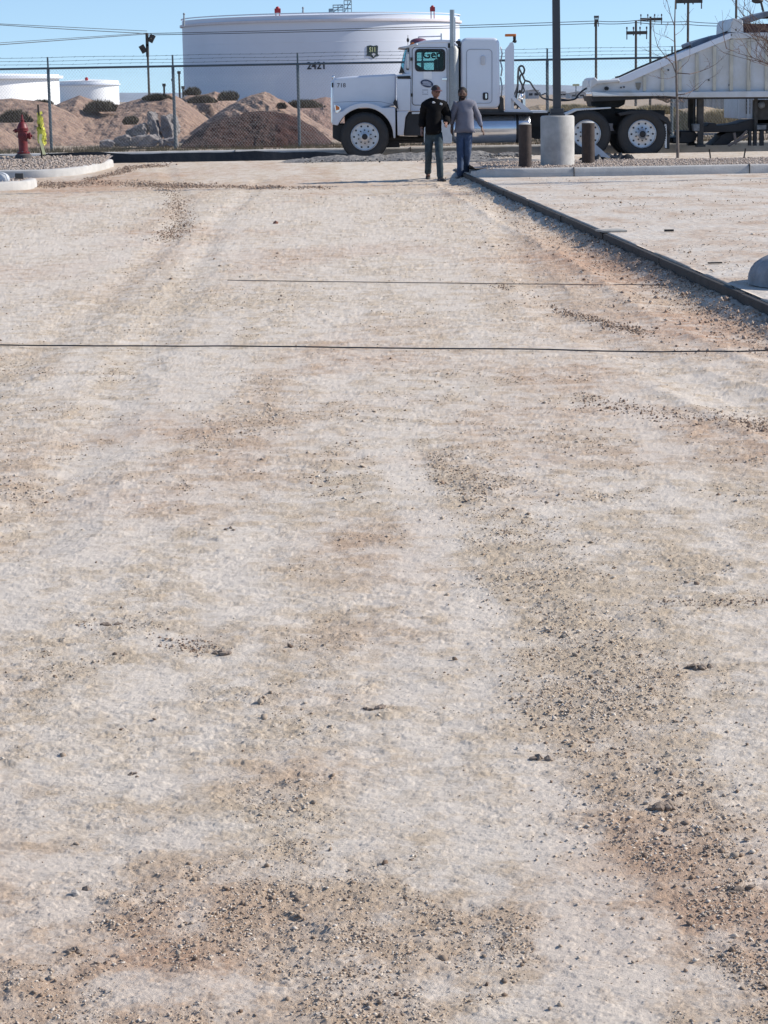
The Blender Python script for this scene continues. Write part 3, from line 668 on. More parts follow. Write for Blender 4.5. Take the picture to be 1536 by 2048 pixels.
# ================================================================== BLACK SHEETING, STREET KERB, RUBBLE
xs = np.linspace(-13, -0.3, 420); mbv = []; tops = []
ctrl = [(-13, .44), (-9, .43), (-8.35, .49), (-8.0, .49), (-7.4, .42), (-7.0, .50), (-5.9, .52), (-5.2, .46), (-4, .47), (-3.3, .46), (-2.6, .485), (-2.0, .44), (-1.3, .45), (-.8, .40), (-.3, .36)]
for x in xs:
    t = np.interp(x, [c_[0] for c_ in ctrl], [c_[1] for c_ in ctrl]) + .018 * (float(fbm(np.array([x * 2.5]), np.array([1.]), 3, 9)[0]) - .5)
    wv = .05 * math.sin(x * 3.1) * float(vnoise(np.array([x]), np.array([3.]), 4)[0]); b = .2
    tops.append(t); mbv.append([(x, 49.05 + wv, b), (x, 49.12 + wv * .6, b + (t - b) * .5 + .01), (x, 49.2 + wv * .3, t), (x, 49.26 + wv * .3, t - .012), (x, 49.34, b)])
mb = MB(); n = 5; mb.add([p for q in mbv for p in q], [(i * n + j, i * n + j + 1, (i + 1) * n + j + 1, (i + 1) * n + j) for i in range(len(mbv) - 1) for j in range(n - 1)])
o = obj('silt_barrier', mb, BLKPL, base=(-5, 49.2, .2)); tag(o, 'long low black plastic silt barrier with a wavy top before the truck', 'silt barrier')
# crumpled black and grey sheeting and lumps running on in front of and beneath the truck
def sheet(cx, cy, lx, ly, h, seed, m, name, label, z0=None):
    n1, n2 = 46, 16; U, V_ = np.meshgrid(np.linspace(-1, 1, n1), np.linspace(-1, 1, n2), indexing='ij')
    X = cx + U * lx / 2 * (1 + .2 * (vnoise(V_ * 2, U * 0 + 1, seed) - .5)); Y = cy + V_ * ly / 2 + .1 * (fbm(U * 3, V_, 2, seed + 5) - .5)
    rid = 1 - np.abs(fbm(U * lx * 1.2, V_ * ly * 3, 3, seed) - .5) * 3.2
    Z = (macro(Y) if z0 is None else z0) + np.clip(rid, 0, 1) * h * np.clip((1 - np.abs(U) ** 4) * (1 - np.abs(V_) ** 3), 0, 1) + .01
    k = np.arange(X.size).reshape(X.shape)
    o = npmesh(name, np.stack([X, Y, Z], -1).reshape(-1, 3), np.stack([k[:-1, :-1], k[:-1, 1:], k[1:, 1:], k[1:, :-1]], -1).reshape(-1, 4), m)
    o.modifiers.new('thickness', 'SOLIDIFY').thickness = .004
    return tag(o, label, 'plastic sheet' if 'sheet' in name else 'dirt ridge')
GRIT = mat('dark_grey_rubble_soil', (.10, .10, .105), .9, .6, 12, col2=(.30, .28, .26), bump=.02, bscale=20)
sheet(.2, 48.7, 4.4, .9, .15, 4, GRIT, 'rubble_ridge', 'low dark ridge of broken rubble in front of the truck front wheel', .23)
sheet(1.6, 49.3, 3.4, .7, .15, 9, GRIT, 'rubble_ridge', 'low grey rubble ridge behind the two walking men', .25)
sheet(2.2, 47.8, 2.6, .5, .07, 19, GRIT, 'rubble_ridge', 'thin ridge of dark crumbs between the men and the left bollard', .2)
sheet(4.55, 46.0, 1.5, .9, .34, 15, BLKPL, 'plastic_sheet', 'crumpled black plastic sheet under the rear tandem wheels', .06)
mb = MB(); pa = at(1188, 286, 45.9); mb.add([pa, at(1222, 316, 45.7), at(1190, 312, 45.8), at(1199, 296, 46.05)], [(0, 1, 2), (0, 3, 1)])
o = obj('plastic_scrap', mb, mat('pale_film', (.5, .52, .54), .4), base=pa); tag(o, 'pale plastic scrap against the crumpled black sheet', 'plastic scrap')
X = RNG.uniform(-1.6, 3.2, 1500); Y = RNG.normal(48.8, .4, 1500)
o = stones('rubble', X, Y, np.clip(RNG.lognormal(math.log(.028), .5, 1500), .012, .09), stone_mat('dark_rubble', (.06, .06, .06), (.15, .14, .135), (.42, .40, .37)), 0, lambda X, Y: macro(Y) + .02); tag(o, 'small grey rubble bits scattered before the truck', 'rubble', kind='stuff')
# street kerb / pale strip at the far side of the street
kerb('kerb', [(-16, 53.0), (-2, 53.0), (16, 53.0)], lambda x, y: .16, lambda t: .265, .22, 'straight pale street kerb between the truck and the wire fence', joints=4)
mb = MB(); mb.add([(-20, 50.4, .172), (20, 50.4, .172), (20, 53.1, .172), (-20, 53.1, .172)], [(0, 1, 2, 3)])
o = obj('road', mb, mat('pale_road_surface', (.42, .40, .38), .9, .25, 2)); tag(o, 'pale dusty street under the truck', 'road', kind='structure')

# ================================================================== DIRT PILES
DUNE = mat('tan_pinkish_soil', (.32, .222, .165), .95, .25, 4, bump=.16, bscale=3.5, col2=(.215, .14, .11))
BROWN = mat('dark_brown_topsoil', (.052, .018, .012), .95, .35, 4, bump=.10, bscale=3, col2=(.028, .013, .011))
def pile(sil, Yc, D, m, label, seed, base_z=.37, front=1.0, back=1.4, streak=.0, cat='dirt pile'):
    P = [at(x, y, Yc) for x, y in sil]; sx = [p.x for p in P]; sz = [p.z for p in P]
    n1, n2 = 260, 70; xs = np.linspace(sx[0], sx[-1], n1); U = np.concatenate([np.linspace(-front, 0, 46), np.linspace(0, back, 25)[1:]]) * D
    GX, GU = np.meshgrid(xs, U, indexing='ij'); S = np.interp(GX + .12 * (fbm(GU * 1.5, GX, 2, seed) - .5), sx, sz)
    H = np.maximum(S - base_z, 0)
    t = np.abs(GU) / (D * np.where(GU < 0, front, back)); fall = np.clip(1 - t ** 1.15, 0, 1)
    rough = .30 * (fbm(GX * 1.1, GU * .8, 5, seed + 3, .55) - .5) + .10 * (fbm(GX * 6, GU * 5, 3, seed + 7, .6) - .5)
    rough += streak * (fbm(GX * 5 + GU * 2.2, GU * .6, 3, seed + 11) - .5)
    Z = base_z - .05 + H * fall + rough * np.clip(H * 1.2, 0, 1) * np.where(t > .9, 0, 1) * np.clip(.15 + t * 2.2, 0, 1)
    k = np.arange(GX.size).reshape(GX.shape); V = np.stack([GX - P[0].x, GU, Z - base_z], -1).reshape(-1, 3)
    o = npmesh('dirt_pile', V, np.stack([k[:-1, :-1], k[1:, :-1], k[1:, 1:], k[:-1, 1:]], -1).reshape(-1, 4), m); o.location = (P[0].x, Yc, base_z)
    return tag(o, label, cat, 'dirt piles behind the wire fence')
pile([(-260,215),(-120,190),(-30,198),(20,193),(60,197),(100,202),(150,226),(205,262),(250,290)], 66, 4.5, DUNE, 'tan dirt pile at the left edge, behind the red hydrant', 1)
pile([(60,240),(100,212),(128,199),(160,187),(185,197),(215,206),(240,205),(262,198),(300,188),(340,183),(352,190),(378,206),(420,240),(470,280)], 68, 5, DUNE, 'broad tan dirt pile between the two left fence posts', 2)
pile([(-60,280),(0,250),(14,258),(40,275),(70,292)], 60, 1.8, DUNE, 'low tan dirt heap in the lower left corner behind the silt barrier', 3)
pile([(330,230),(352,196),(372,189),(405,186),(430,180),(446,185),(470,196),(500,230),(540,270)], 72, 4.5, DUNE, 'tan dirt pile with shrubs on its crest before the left of the big tank', 4, streak=.25)
pile([(380,260),(430,224),(480,196),(505,186),(528,180),(548,189),(570,200),(598,216),(625,236),(660,255),(690,280)], 66, 4.5, DUNE, 'peaked tan dirt pile with slanting streaks rising behind the brown topsoil heap', 5, streak=.35)
pile([(560,225),(600,199),(628,195),(650,190),(680,196),(760,200),(800,240)], 76, 4, mat('reddish_soil', (.30, .195, .155), .95, .3, 6, bump=.05, bscale=8), 'reddish brown dirt pile partly hidden by the truck bonnet', 6)
pile([(358,292),(372,277),(395,258),(420,240),(445,231),(470,229),(492,220),(520,217),(548,219),(575,224),(602,233),(630,250),(662,280),(690,292)], 59.3, 2.2, BROWN, 'dark brown topsoil heap standing in front of the tan piles', 7)
pile([(1010,240),(1040,216),(1075,206),(1110,207),(1140,205),(1185,203),(1240,208),(1330,212),(1345,216),(1380,212),(1400,208),(1430,214),(1500,222),(1620,235)], 70, 5, mat('dry_grassy_soil', (.40, .31, .20), .95, .35, 6, bump=.06, bscale=9, col2=(.27, .20, .14)), 'low grassy dirt bank seen beneath the trailer on the right', 8, base_z=.4)
pile([(780,240),(830,214),(900,205),(960,210),(1020,215),(1060,240)], 74, 4, DUNE, 'low tan dirt pile glimpsed between the sleeper cab and the light pole', 9)

# shrubs
SAGE = mat('dry_sage_leaf', (.14, .12, .08), .85, .45, 14, col2=(.075, .06, .042)); STRAW = mat('dry_straw', (.36, .30, .17), .9, .35, 14)
def shrub(px, py, wpx, hpx, Y, label, m=SAGE, n=None):
    s_ = F / Y; W, H = wpx / s_, hpx / s_; c = at(px, py + hpx / 2, Y); n = n or int(500 + W * 900); H *= .8; mb = MB()
    for _ in range(n):
        a = random.uniform(0, 6.283); r = W / 2 * random.random() ** .6 * (.55 + .75 * float(vnoise(np.array([a * 1.3 + px]), np.array([py * 1.]), 3)[0])); b = c + Vector((r * math.cos(a), r * math.sin(a) * .6, -.08))
        hh = H * (1 - (r / (W / 2)) ** 2 * .75) * random.uniform(.45, 1.15) + .1; ln = Vector((math.cos(a) * random.uniform(0, .5), math.sin(a) * .3, 1)).normalized() * hh
        q = b + ln; wv = Vector((random.uniform(-1, 1), random.uniform(-1, 1), 0)).normalized() * random.uniform(.006, .015)
        mid = b + ln * .6 + Vector((random.uniform(-.05, .05), 0, 0)); mb.add([b - wv * .4, b + wv * .4, mid + wv, q, mid - wv], [(0, 1, 2, 3, 4)])
    o = obj('shrub', mb, m, smooth=False, base=c); return tag(o, label, 'shrub', 'shrubs on the dirt piles')
for a in [
 (386,178,28,15,71.5,'small round dark shrub nearest the left wall of the big tank'),
 (202,206,66,24,66.5,'wide dark shrub mat in a dip in front of the small white tank'),
 (405,194,46,14,70,'dark shrub below and right of the round shrub on the crest'),
 (458,187,42,18,69.5,'dark domed shrub between the two crests in front of the big tank'),
 (314,190,52,12,67.5,'low dark scrub atop the broad pile, left of the second fence post'),
 (606,203,70,16,73,'dark scrub beside the third fence post, right of the streaked pile'),
 (85,203,44,14,66.2,'grey scrub behind the first fence post in front of the left white tank'),
 (30,226,56,26,62,'faded grey scrub patch behind the red hydrant'),
 (262,236,26,14,61.5,'little dark shrub just above the concrete rubble'),
 (563,208,14,8,64.5,'tiny dark tuft near the peak of the streaked pile')]:
    shrub(*a[:5], a[5])
for a in [(1368,235,60,44,63,'tall dry straw grass clump just right of the thin bare tree'),(1440,228,80,36,66,'dry straw grass clump beneath the trailer, left of the blue-grey container'),(1310,214,90,18,66,'low dry grass strip behind the rear tandem wheel'),(1140,212,100,12,66,'low dry grass strip left of the trailer nose')]:
    shrub(*a[:5], a[5], m=STRAW, n=1500)
X = RNG.uniform(-13, 12, 26000); Y = RNG.uniform(53.8, 60, 26000); kk = fbm(X * 1.2, Y * 1.2, 3, 808) > .47; X = X[kk]; Y = Y[kk]; n = len(X)
H = RNG.uniform(.03, .13, n); dx = RNG.normal(0, .03, n); wv = RNG.uniform(.004, .01, n)
V = np.stack([np.stack([X - wv, Y, np.full(n, .36)], -1), np.stack([X + wv, Y, np.full(n, .36)], -1), np.stack([X + dx, Y + dx, .38 + H], -1)], 1).reshape(-1, 3)
o = npmesh('dry_grass', V, np.arange(3 * n).reshape(-1, 3), mat('dry_olive_grass', (.26, .22, .14), .9, .4, 3), smooth=False); tag(o, 'sparse dry grass along the foot of the wire fence', 'grass', kind='stuff')

# ================================================================== CONCRETE RUBBLE
CR = mat('broken_concrete', (.31, .285, .28), .9, .45, 3, bump=.02, bscale=12); CR2 = mat('broken_concrete_edge', (.60, .56, .51), .9, .3, 4, bump=.02, bscale=12)
def chunk(poly, Y, depth, label, seed):
    P = [at(x, y, Y) for x, y in poly]; rng = random.Random(seed); mb = MB(); cx = sum((p for p in P), Vector()) / len(P)
    n = len(P); B = [cx + (p - cx) * .78 + Vector((.06 + rng.uniform(-.03, .08), depth, .04)) for p in P]
    mb.add(P + B, [tuple(range(n)), tuple(range(2 * n - 1, n - 1, -1))] + [(i, (i + 1) % n, (i + 1) % n + n, i + n) for i in range(n)])
    o = obj('concrete_chunk', mb, CR, base=(cx.x, Y, .37), smooth=False, bevel=.02)
    o.modifiers.new('sub', 'SUBSURF').subdivision_type = 'SIMPLE'; o.modifiers['sub'].levels = 3; o.modifiers['sub'].render_levels = 3
    tx = bpy.data.textures.new('lumps', 'CLOUDS'); tx.noise_scale = .13; tx.noise_depth = 4; d = o.modifiers.new('disp', 'DISPLACE'); d.texture = tx; d.strength = .13; d.mid_level = .5; d.texture_coords = 'GLOBAL'
    tag(o, label, 'rubble chunk', 'broken concrete chunks behind the fence')
chunk([(293,222),(298,221),(308,240),(316,262),(322,285),(308,287),(298,270),(294,245)], 58.0, .35, 'tall pointed concrete slab leaning at the middle of the rubble', 1)
chunk([(320,232),(332,230),(338,245),(345,262),(345,277),(330,279),(320,262)], 58.1, .4, 'upright blocky concrete chunk right of the tall pointed slab', 2)
chunk([(332,228),(345,232),(352,245),(352,275),(340,278),(336,250)], 58.6, .4, 'pale rounded concrete chunk behind the upright chunk, next to the fence post', 3)
chunk([(266,252),(286,248),(292,258),(292,272),(265,271)], 57.9, .4, 'dark squarish concrete chunk left of the pointed slab', 4)
chunk([(250,262),(266,256),(267,272),(252,274)], 58.2, .3, 'small pale chunk left of the squarish one', 5)
chunk([(228,276),(250,270),(262,276),(262,292),(228,293)], 57.7, .4, 'low wide pale chunk near the left end of the rubble', 6)
chunk([(198,284),(214,280),(228,286),(226,295),(197,295)], 57.6, .3, 'leftmost small dark chunk of the rubble', 7)
chunk([(262,274),(300,271),(318,282),(310,293),(262,293)], 57.5, .4, 'long flat chunk lying at the foot of the pointed slab', 8)
chunk([(318,280),(352,276),(356,293),(318,293)], 57.5, .3, 'flat chunk at the foot of the fence post', 9)

# ================================================================== WIRE FENCE
FY = 57.0
fen = thing('chain_link_fence', (0, FY, .37), 'tall galvanised chain link fence with barbed wire running behind the truck', 'fence')
X0 = at(597, 200, FY).x; SP = 245 / (F / FY); topz = at(597, 128, FY).z
for k in range(-5, 6):
    x = X0 + k * SP; mb = MB(); mb.tube([(x, FY, .2), (x, FY, topz + .0)], .037, 8); mb.tube([(x, FY, topz), (x, FY - .02, topz + .27)], .022, 6); obj('post', mb, STEEL, fen)
xa, xb = X0 - 5.5 * SP, X0 + 5.5 * SP
mb = MB(); mb.tube([(xa, FY - .02, topz), (xb, FY - .02, topz)], .026, 8); obj('top_rail', mb, STEEL, fen)
for i in range(3):
    mb = MB(); mb.tube([(xa + j * .8, FY - .01, topz + .09 + .085 * i + .008 * math.sin(j * 1.7 + i)) for j in range(int((xb - xa) / .8) + 1)], .0045, 4)
    x = xa
    while x < xb:
        x += .22 + random.random() * .1; z = topz + .09 + .085 * i; mb.tube([(x - .02, FY - .012, z - .018), (x + .02, FY - .012, z + .018)], .003, 3)
    obj('barbed_wire', mb, STEEL, fen)
Vs = []; H = topz - .42; step = .075; r = .0021
for s_ in (1, -1):
    x = xa - H
    xs = np.arange(xa - H, xb + H, step)
    for x in xs:
        a = Vector((x, FY + .012 * s_ - .03, .42)); b = Vector((x + s_ * H * .85, FY + .012 * s_ - .03, topz)); Vs.append((a, b))
N_ = len(Vs); A = np.array([v[0][:] for v in Vs]); B = np.array([v[1][:] for v in Vs]); tri = [(r, 0, 0), (-r * .5, r * .87, 0), (-r * .5, -r * .87, 0)]
V = np.concatenate([np.stack([A + np.array(t) for t in tri], 1), np.stack([B + np.array(t) for t in tri], 1)], 1)
fb_ = np.array([(0, 1, 4, 3), (1, 2, 5, 4), (2, 0, 3, 5)]); Fm = (fb_[None] + (np.arange(N_) * 6)[:, None, None]).reshape(-1, 4)
V = V.reshape(-1, 3) - np.array([0, FY, .37]); o = npmesh('wire_mesh', V, Fm, mat('wire_grey', (.36, .38, .40), .5, .2, 10, metal=.3), parent=fen)

# ================================================================== STORAGE TANKS
def tank(cx, Yc, Rr, z0, z1, label, name='storage_tank', TK=None):
    TK = TK or TANK
    t = thing(name, (cx, Yc, 0), label, 'storage tank')
    mb = MB(); H = z1 - z0; mb.lathe([(Rr, z0), (Rr, z1 - .02 * H)], (cx, Yc, 0), n=160, cap=False)
    for f_ in (.2, .38, .56, .74): mb.lathe([(Rr + .0, z0 + H * f_ - .03), (Rr + .015, z0 + H * f_), (Rr, z0 + H * f_ + .03)], (cx, Yc, 0), n=160, cap=False)
    obj('shell', mb, TK, t, angle=20)
    mb = MB(); mb.lathe([(Rr * 1.0, z1 - .02 * H), (Rr * .6, z1 + .01 * H), (.1, z1 + .03 * H)], (cx, Yc, 0), n=100, cap=False); obj('roof', mb, TK, t)
    return t
T1Y = 320.0; cT = at(645, 190, T1Y); Rb = (at(921, 150, T1Y).x - at(369, 150, T1Y).x) / 2
T1Z = at(645, 25, T1Y - Rb).z; zr = at(645, 40, T1Y - Rb).z
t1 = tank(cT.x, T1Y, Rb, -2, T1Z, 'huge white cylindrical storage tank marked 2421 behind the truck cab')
mb = MB(); ro = Rb + .32; mb.lathe([(Rb + .01, zr + .14), (ro, zr + .12), (ro, zr - .16), (Rb + .01, zr - .18)], (cT.x, T1Y, 0), n=160, cap=False); obj('wind_girder', mb, mat('girder_paint', (.66, .62, .64), .6, .1, 2), t1, angle=20)
mb = MB(); mb.lathe([(Rb + .02, T1Z - .12), (Rb + .14, T1Z - .1), (Rb + .14, T1Z + .02), (Rb - .1, T1Z + .02)], (cT.x, T1Y, 0), n=160, cap=False); obj('top_angle', mb, TANK, t1)
def on_tank(px, py):
    d = ray(px, py); o = Vector((0, 0, CAMZ)); a = d.x ** 2 + d.y ** 2; b = 2 * (d.x * -cT.x + d.y * -T1Y); c = cT.x ** 2 + T1Y ** 2 - (Rb + .05) ** 2
    return o + d * ((-b - math.sqrt(max(b * b - 4 * a * c, 0))) / (2 * a))
def curved_text(txt, px, py, hpx, m, name, parent, bold=True, rad=.06, sx=1.0):
    p = on_tank(px, py); s_ = F / p.y; me = text_mesh(txt, hpx / s_ * 1.38, m, bold); ang = math.atan2(p.x - cT.x, -(p.y - T1Y)); 
    for v in me.vertices:
        th = ang + v.co.x * sx / Rb; z = p.z + v.co.y; rr = Rb + rad + v.co.z
        v.co = Vector((rr * math.sin(th), -rr * math.cos(th), z))
    return link_mesh(name, me, parent)
curved_text('2421', 633, 132, 14, INK, 'number', t1)
em = [(734,92),(741,90.5),(747,92),(753,90.5),(756,92),(755.5,107),(758,111.5),(752,112.5),(747,117),(741,112.5),(733,111.5),(734.5,107)]
def radial(p): return Vector((p.x - cT.x, p.y - T1Y, 0)).normalized()
mb = MB(); P = [on_tank(*q) for q in em]; mb.add([p + radial(p) * .02 for p in P] + [p - radial(p) * .1 for p in P], [tuple(range(len(P)))] + [(i, (i + 1) % len(P), (i + 1) % len(P) + len(P), i + len(P)) for i in range(len(P))])
o = obj('emblem', mb, mat('dark_green_emblem', (.018, .035, .035), .5, .2, 2), t1, smooth=False)
curved_text('S11', 745, 100, 9.5, mat('pale_yellow_lettering', (.50, .55, .30), .5, .1, 3), 'emblem_lettering', o, True, .10, .74)
mb = MB(); P = [on_tank(*q) for q in [(743,108),(747,106),(751,108),(747,114)]]; mb.add([p + radial(p) * .05 for p in P], [(0, 1, 2, 3)]); obj('emblem_diamond', mb, mat('pale_grey_mark', (.5, .52, .58), .5), o, smooth=False)
# roof fittings
def fitting(name, px, py0, py1, w_, m, legs=False):
    a = at(px, py0, T1Y - Rb + 1); b = at(px, py1, T1Y - Rb + 1); mb = MB(); ww = w_ / (F / (T1Y - Rb))
    if legs: 
        mb.bb((a.x - ww / 2, a.y, a.z - .55), (a.x + ww / 2, a.y + .4, a.z)); mb.tube([(a.x - ww * .3, a.y + .2, a.z), (a.x - ww * .3, a.y + .2, b.z)], .06, 6); mb.tube([(a.x + ww * .3, a.y + .2, a.z), (a.x + ww * .3, a.y + .2, b.z)], .06, 6)
        mb.sphere((a.x, a.y + .2, a.z), ww * .35, 10, 6)
    else: mb.tube([a, b], [ww * .35, ww / 2], 8); mb.sphere(a, ww * .6, 8, 6)
    obj(name, mb, m, t1)
fitting('foam_box', 555, 17, 36, 12, REDLT, True); fitting('foam_box', 865, 14, 37, 10, REDLT, True); fitting('vent', 606, 16, 26, 4, mat('vent_grey', (.3, .34, .38)), False); fitting('vent', 368, 28, 52, 4, mat('vent_grey', (.3, .34, .38)), False)
mb = MB(); GG = at(686, 10, T1Y - Rb + 1)
for (x0, y0, x1, y1) in [(688,1,703,24),(666,10,686,24),(658,18,666,24)]:
    a = at(x0, y0, GG.y); b = at(x1, y1, GG.y)
    for q in (0, .9):
        for x in (a.x, b.x, (a.x + b.x) / 2): mb.tube([(x, a.y + q, b.z), (x, a.y + q, a.z)], .05, 5)
        for f_ in (0, .35, .7): mb.tube([(a.x, a.y + q, a.z + (b.z - a.z) * f_), (b.x, a.y + q, a.z + (b.z - a.z) * f_)], .05, 5)
        mb.tube([(a.x, a.y + q, b.z), (b.x, a.y + q, a.z)], .04, 5)
    for x in (a.x, b.x): mb.tube([(x, a.y, a.z), (x, a.y + .9, a.z)], .05, 5)
obj('gauge_platform', mb, mat('platform_grey', (.30, .38, .42), .6), t1)
c = at(-66, 190, 500); e = at(118, 190, 500); zt = at(40, 146, 480).z
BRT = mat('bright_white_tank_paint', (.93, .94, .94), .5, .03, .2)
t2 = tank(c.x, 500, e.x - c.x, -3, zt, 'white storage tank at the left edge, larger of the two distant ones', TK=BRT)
mb = MB(); zz = at(40, 153.5, 480).z; mb.lathe([(e.x - c.x + .02, zz + .35), (e.x - c.x + .9, zz + .3), (e.x - c.x + .9, zz - .3), (e.x - c.x + .02, zz - .35)], (c.x, 500, 0), n=120, cap=False); obj('wind_girder', mb, TANK, t2)
c = at(178, 190, 700); e = at(238, 190, 700); zt = at(178, 160, 690).z
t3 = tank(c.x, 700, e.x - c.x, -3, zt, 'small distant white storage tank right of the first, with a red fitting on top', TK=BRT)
mb = MB(); zz = at(178, 169, 690).z; mb.lathe([(e.x - c.x + .02, zz + .3), (e.x - c.x + .5, zz + .25), (e.x - c.x + .5, zz - .25), (e.x - c.x + .02, zz - .3)], (c.x, 700, 0), n=100, cap=False); obj('wind_girder', mb, TANK, t3)
mb = MB(); q = at(173, 158, 692); mb.sphere(q, .55, 8, 6); mb.tube([q, q - Vector((0, 0, 1))], .2, 6); obj('fitting', mb, REDLT, t3)

# distant low hills and plant
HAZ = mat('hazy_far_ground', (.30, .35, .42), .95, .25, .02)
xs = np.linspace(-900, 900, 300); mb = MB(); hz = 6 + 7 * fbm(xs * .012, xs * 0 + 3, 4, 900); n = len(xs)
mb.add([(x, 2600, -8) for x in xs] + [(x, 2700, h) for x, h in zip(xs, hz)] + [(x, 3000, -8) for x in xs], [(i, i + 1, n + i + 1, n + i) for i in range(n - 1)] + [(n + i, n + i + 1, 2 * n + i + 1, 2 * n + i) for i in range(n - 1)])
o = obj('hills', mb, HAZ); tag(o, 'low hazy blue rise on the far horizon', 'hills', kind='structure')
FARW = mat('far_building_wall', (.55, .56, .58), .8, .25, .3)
def far_building(px0, px1, py, Y, label, roof=0, silo=False):
    a = at(px0, py, Y); b = at(px1, py, Y); t = thing('far_building', ((a.x + b.x) / 2, Y, 0), label, 'building', 'far buildings on the horizon')
    mb = MB(); mb.bb((a.x, Y, -2), (b.x, Y + 12, a.z)); obj('wall', mb, FARW, t)
    n = max(2, int((b.x - a.x) / 4))
    for i in range(n):
        mb = MB(); x = a.x + (i + .5) * (b.x - a.x) / n; mb.bb((x - .5, Y - .05, a.z * .35), (x + .5, Y + .1, a.z * .65)); obj('window', mb, INK, t)
    mb = MB(); cx = (a.x + b.x) / 2; mb.prism([(a.x - .3, Y, a.z), (b.x + .3, Y, a.z), (cx, Y, a.z + (b.x - a.x) * .1)], -.3, 12.3); obj('roof', mb, mat('far_roof', (.35, .36, .38), .7), t)
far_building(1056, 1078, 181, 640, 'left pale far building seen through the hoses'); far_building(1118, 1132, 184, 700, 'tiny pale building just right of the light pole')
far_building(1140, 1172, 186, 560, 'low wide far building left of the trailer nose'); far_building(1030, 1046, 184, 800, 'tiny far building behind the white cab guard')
for px, py, Y in ((1112, 172, 520), (1152, 170, 560)):
    a = at(px, py, Y); t = thing('floodlight_mast', (a.x, Y, 0), 'thin far yellow mast ' + ('just right of the light pole' if px < 1130 else 'above the low wide far building'), 'mast')
    mb = MB(); mb.tube([(a.x, Y, -2), a], .12, 5); obj('pole', mb, STEEL, t); mb = MB(); mb.box(a, (1.6, .4, .5)); obj('lamp_head', mb, mat('pale_yellow_lamp', (.6, .58, .35)), t)

# corrugated fence and container at right
cf = thing('corrugated_fence', (at(1400, 200, 82).x, 82, .4), 'grey corrugated metal fence seen beneath the trailer', 'fence')
mb = MB(); xa, xb = at(1345, 200, 82).x, at(1700, 200, 82).x; z1 = at(1400, 192, 82).z; n = int((xb - xa) / .05); vs = []
for i in range(n + 1):
    x = xa + i * .05; y = 82 + (.03 if (i // 2) % 2 else -.03); vs += [(x, y, .2), (x, y, z1)]
mb.add(vs, [(2 * i, 2 * i + 2, 2 * i + 3, 2 * i + 1) for i in range(n)]); obj('panel', mb, mat('weathered_zinc', (.36, .38, .39), .6, .3, 1), cf, smooth=False)
mb = MB(); mb.bb((xa, 81.9, z1 - .05), (xb, 81.96, z1 + .06)); obj('rail', mb, STEEL, cf)
ct = thing('container', (at(1500, 240, 62).x, 62, .4), 'blue-grey box container standing on skids beneath the trailer at right', 'container')
a = at(1475, 190, 62); b = at(1560, 236, 62); mb = MB(); mb.bb((a.x, 62, b.z), (b.x, 64.4, a.z + .6)); obj('box', mb, mat('blue_grey_paint', (.36, .43, .50), .5, .15, 2), ct, bevel=.02)
for px in (1478, 1496, 1508, 1530): 
    mb = MB(); q = at(px, 215, 62); mb.bb((q.x - .03, 61.95, b.z), (q.x + .03, 62.0, a.z + .55)); obj('rib', mb, mat('blue_grey_paint', (.36, .43, .50)), ct)
q0 = at(1492, 200, 62); q1 = at(1500, 228, 62); mb = MB(); mb.bb((q0.x, 61.97, q1.z), (q1.x, 61.995, q0.z + .5)); obj('door_gap', mb, INK, ct)
mb = MB(); q = at(1480, 241, 62); mb.bb((q.x, 61.9, b.z - .16), (b.x, 62.1, b.z - .01)); obj('skid', mb, mat('blue_grey_paint', (.36, .43, .50)), ct)
for lx in (q.x + .1, b.x - .3):
    mb = MB(); mb.bb((lx, 62.2, .35), (lx + .2, 62.5, b.z - .16)); obj('leg', mb, BLACK, ct)

# ================================================================== UTILITY POLES AND WIRES
def upole(px, py, Y, label, arms=(), wpx=5.5, lean=0, lights=False):
    a = at(px, py, Y); s_ = F / Y; t = thing('utility_pole', (a.x, Y, 0), label, 'utility pole', 'utility poles'); r = wpx / s_ / 2
    mb = MB(); mb.tube([(a.x + lean, Y, -1), (a.x, Y, a.z)], [r * 1.15, r * .9], 8); obj('pole', mb, WOODP, t)
    for (ax0, ax1, ay) in arms:
        l = at(ax0, ay, Y); q = at(ax1, ay, Y); mb = MB(); mb.bb((l.x, Y - r - .12, l.z - .09), (q.x, Y - r, l.z + .09)); ar = obj('crossarm', mb, WOODP, t)
        n = 4
        for i in range(n):
            x = l.x + (q.x - l.x) * (.03 + .94 * i / (n - 1)) if n > 1 else l.x
            mb = MB(); mb.lathe([(.025, 0), (.025, .1), (.05, .11), (.04, .17), (.055, .18), (.03, .24)], (x, Y - r - .06, l.z + .09), n=8); mb.tube([(x, Y - r - .06, l.z - .09), (x, Y - r - .06, l.z - (.36 if i in (0, n - 1) else .15))], .03, 6); obj('insulator', mb, mat('insulator_brown', (.09, .08, .08), .3), ar)
    return t, a, r
t, a, r = upole(294, 66, 150, 'utility pole with two floodlights left of the big tank', wpx=4.5)
for (px, py, s_) in ((286, 98, -1), (303, 77, 1)):
    q = at(px, py, 150); mb = MB(); mb.tube([(a.x, 150, q.z - .05), (q.x, 149.8, q.z)], .05, 6); mb.box(q, (.34, .3, .5), Matrix.Rotation(.5 * s_, 3, 'Y')); mb.tube([(a.x, 149.9, q.z - .5), (a.x, 149.9, q.z + .3)], .1, 6); obj('floodlight', mb, GRIMY, t)
upole(1192, 40, 150, 'plain utility pole just right of the light pole', arms=[(1188.5,1196.5,42)], wpx=5)
upole(1272, 41, 130, 'utility pole with a low crossarm above the trailer slope', arms=[(1252,1294,66)], wpx=5)
upole(1301, 33, 150, 'utility pole with its crossarm almost at its top', arms=[(1280,1324,39)], wpx=4.6)
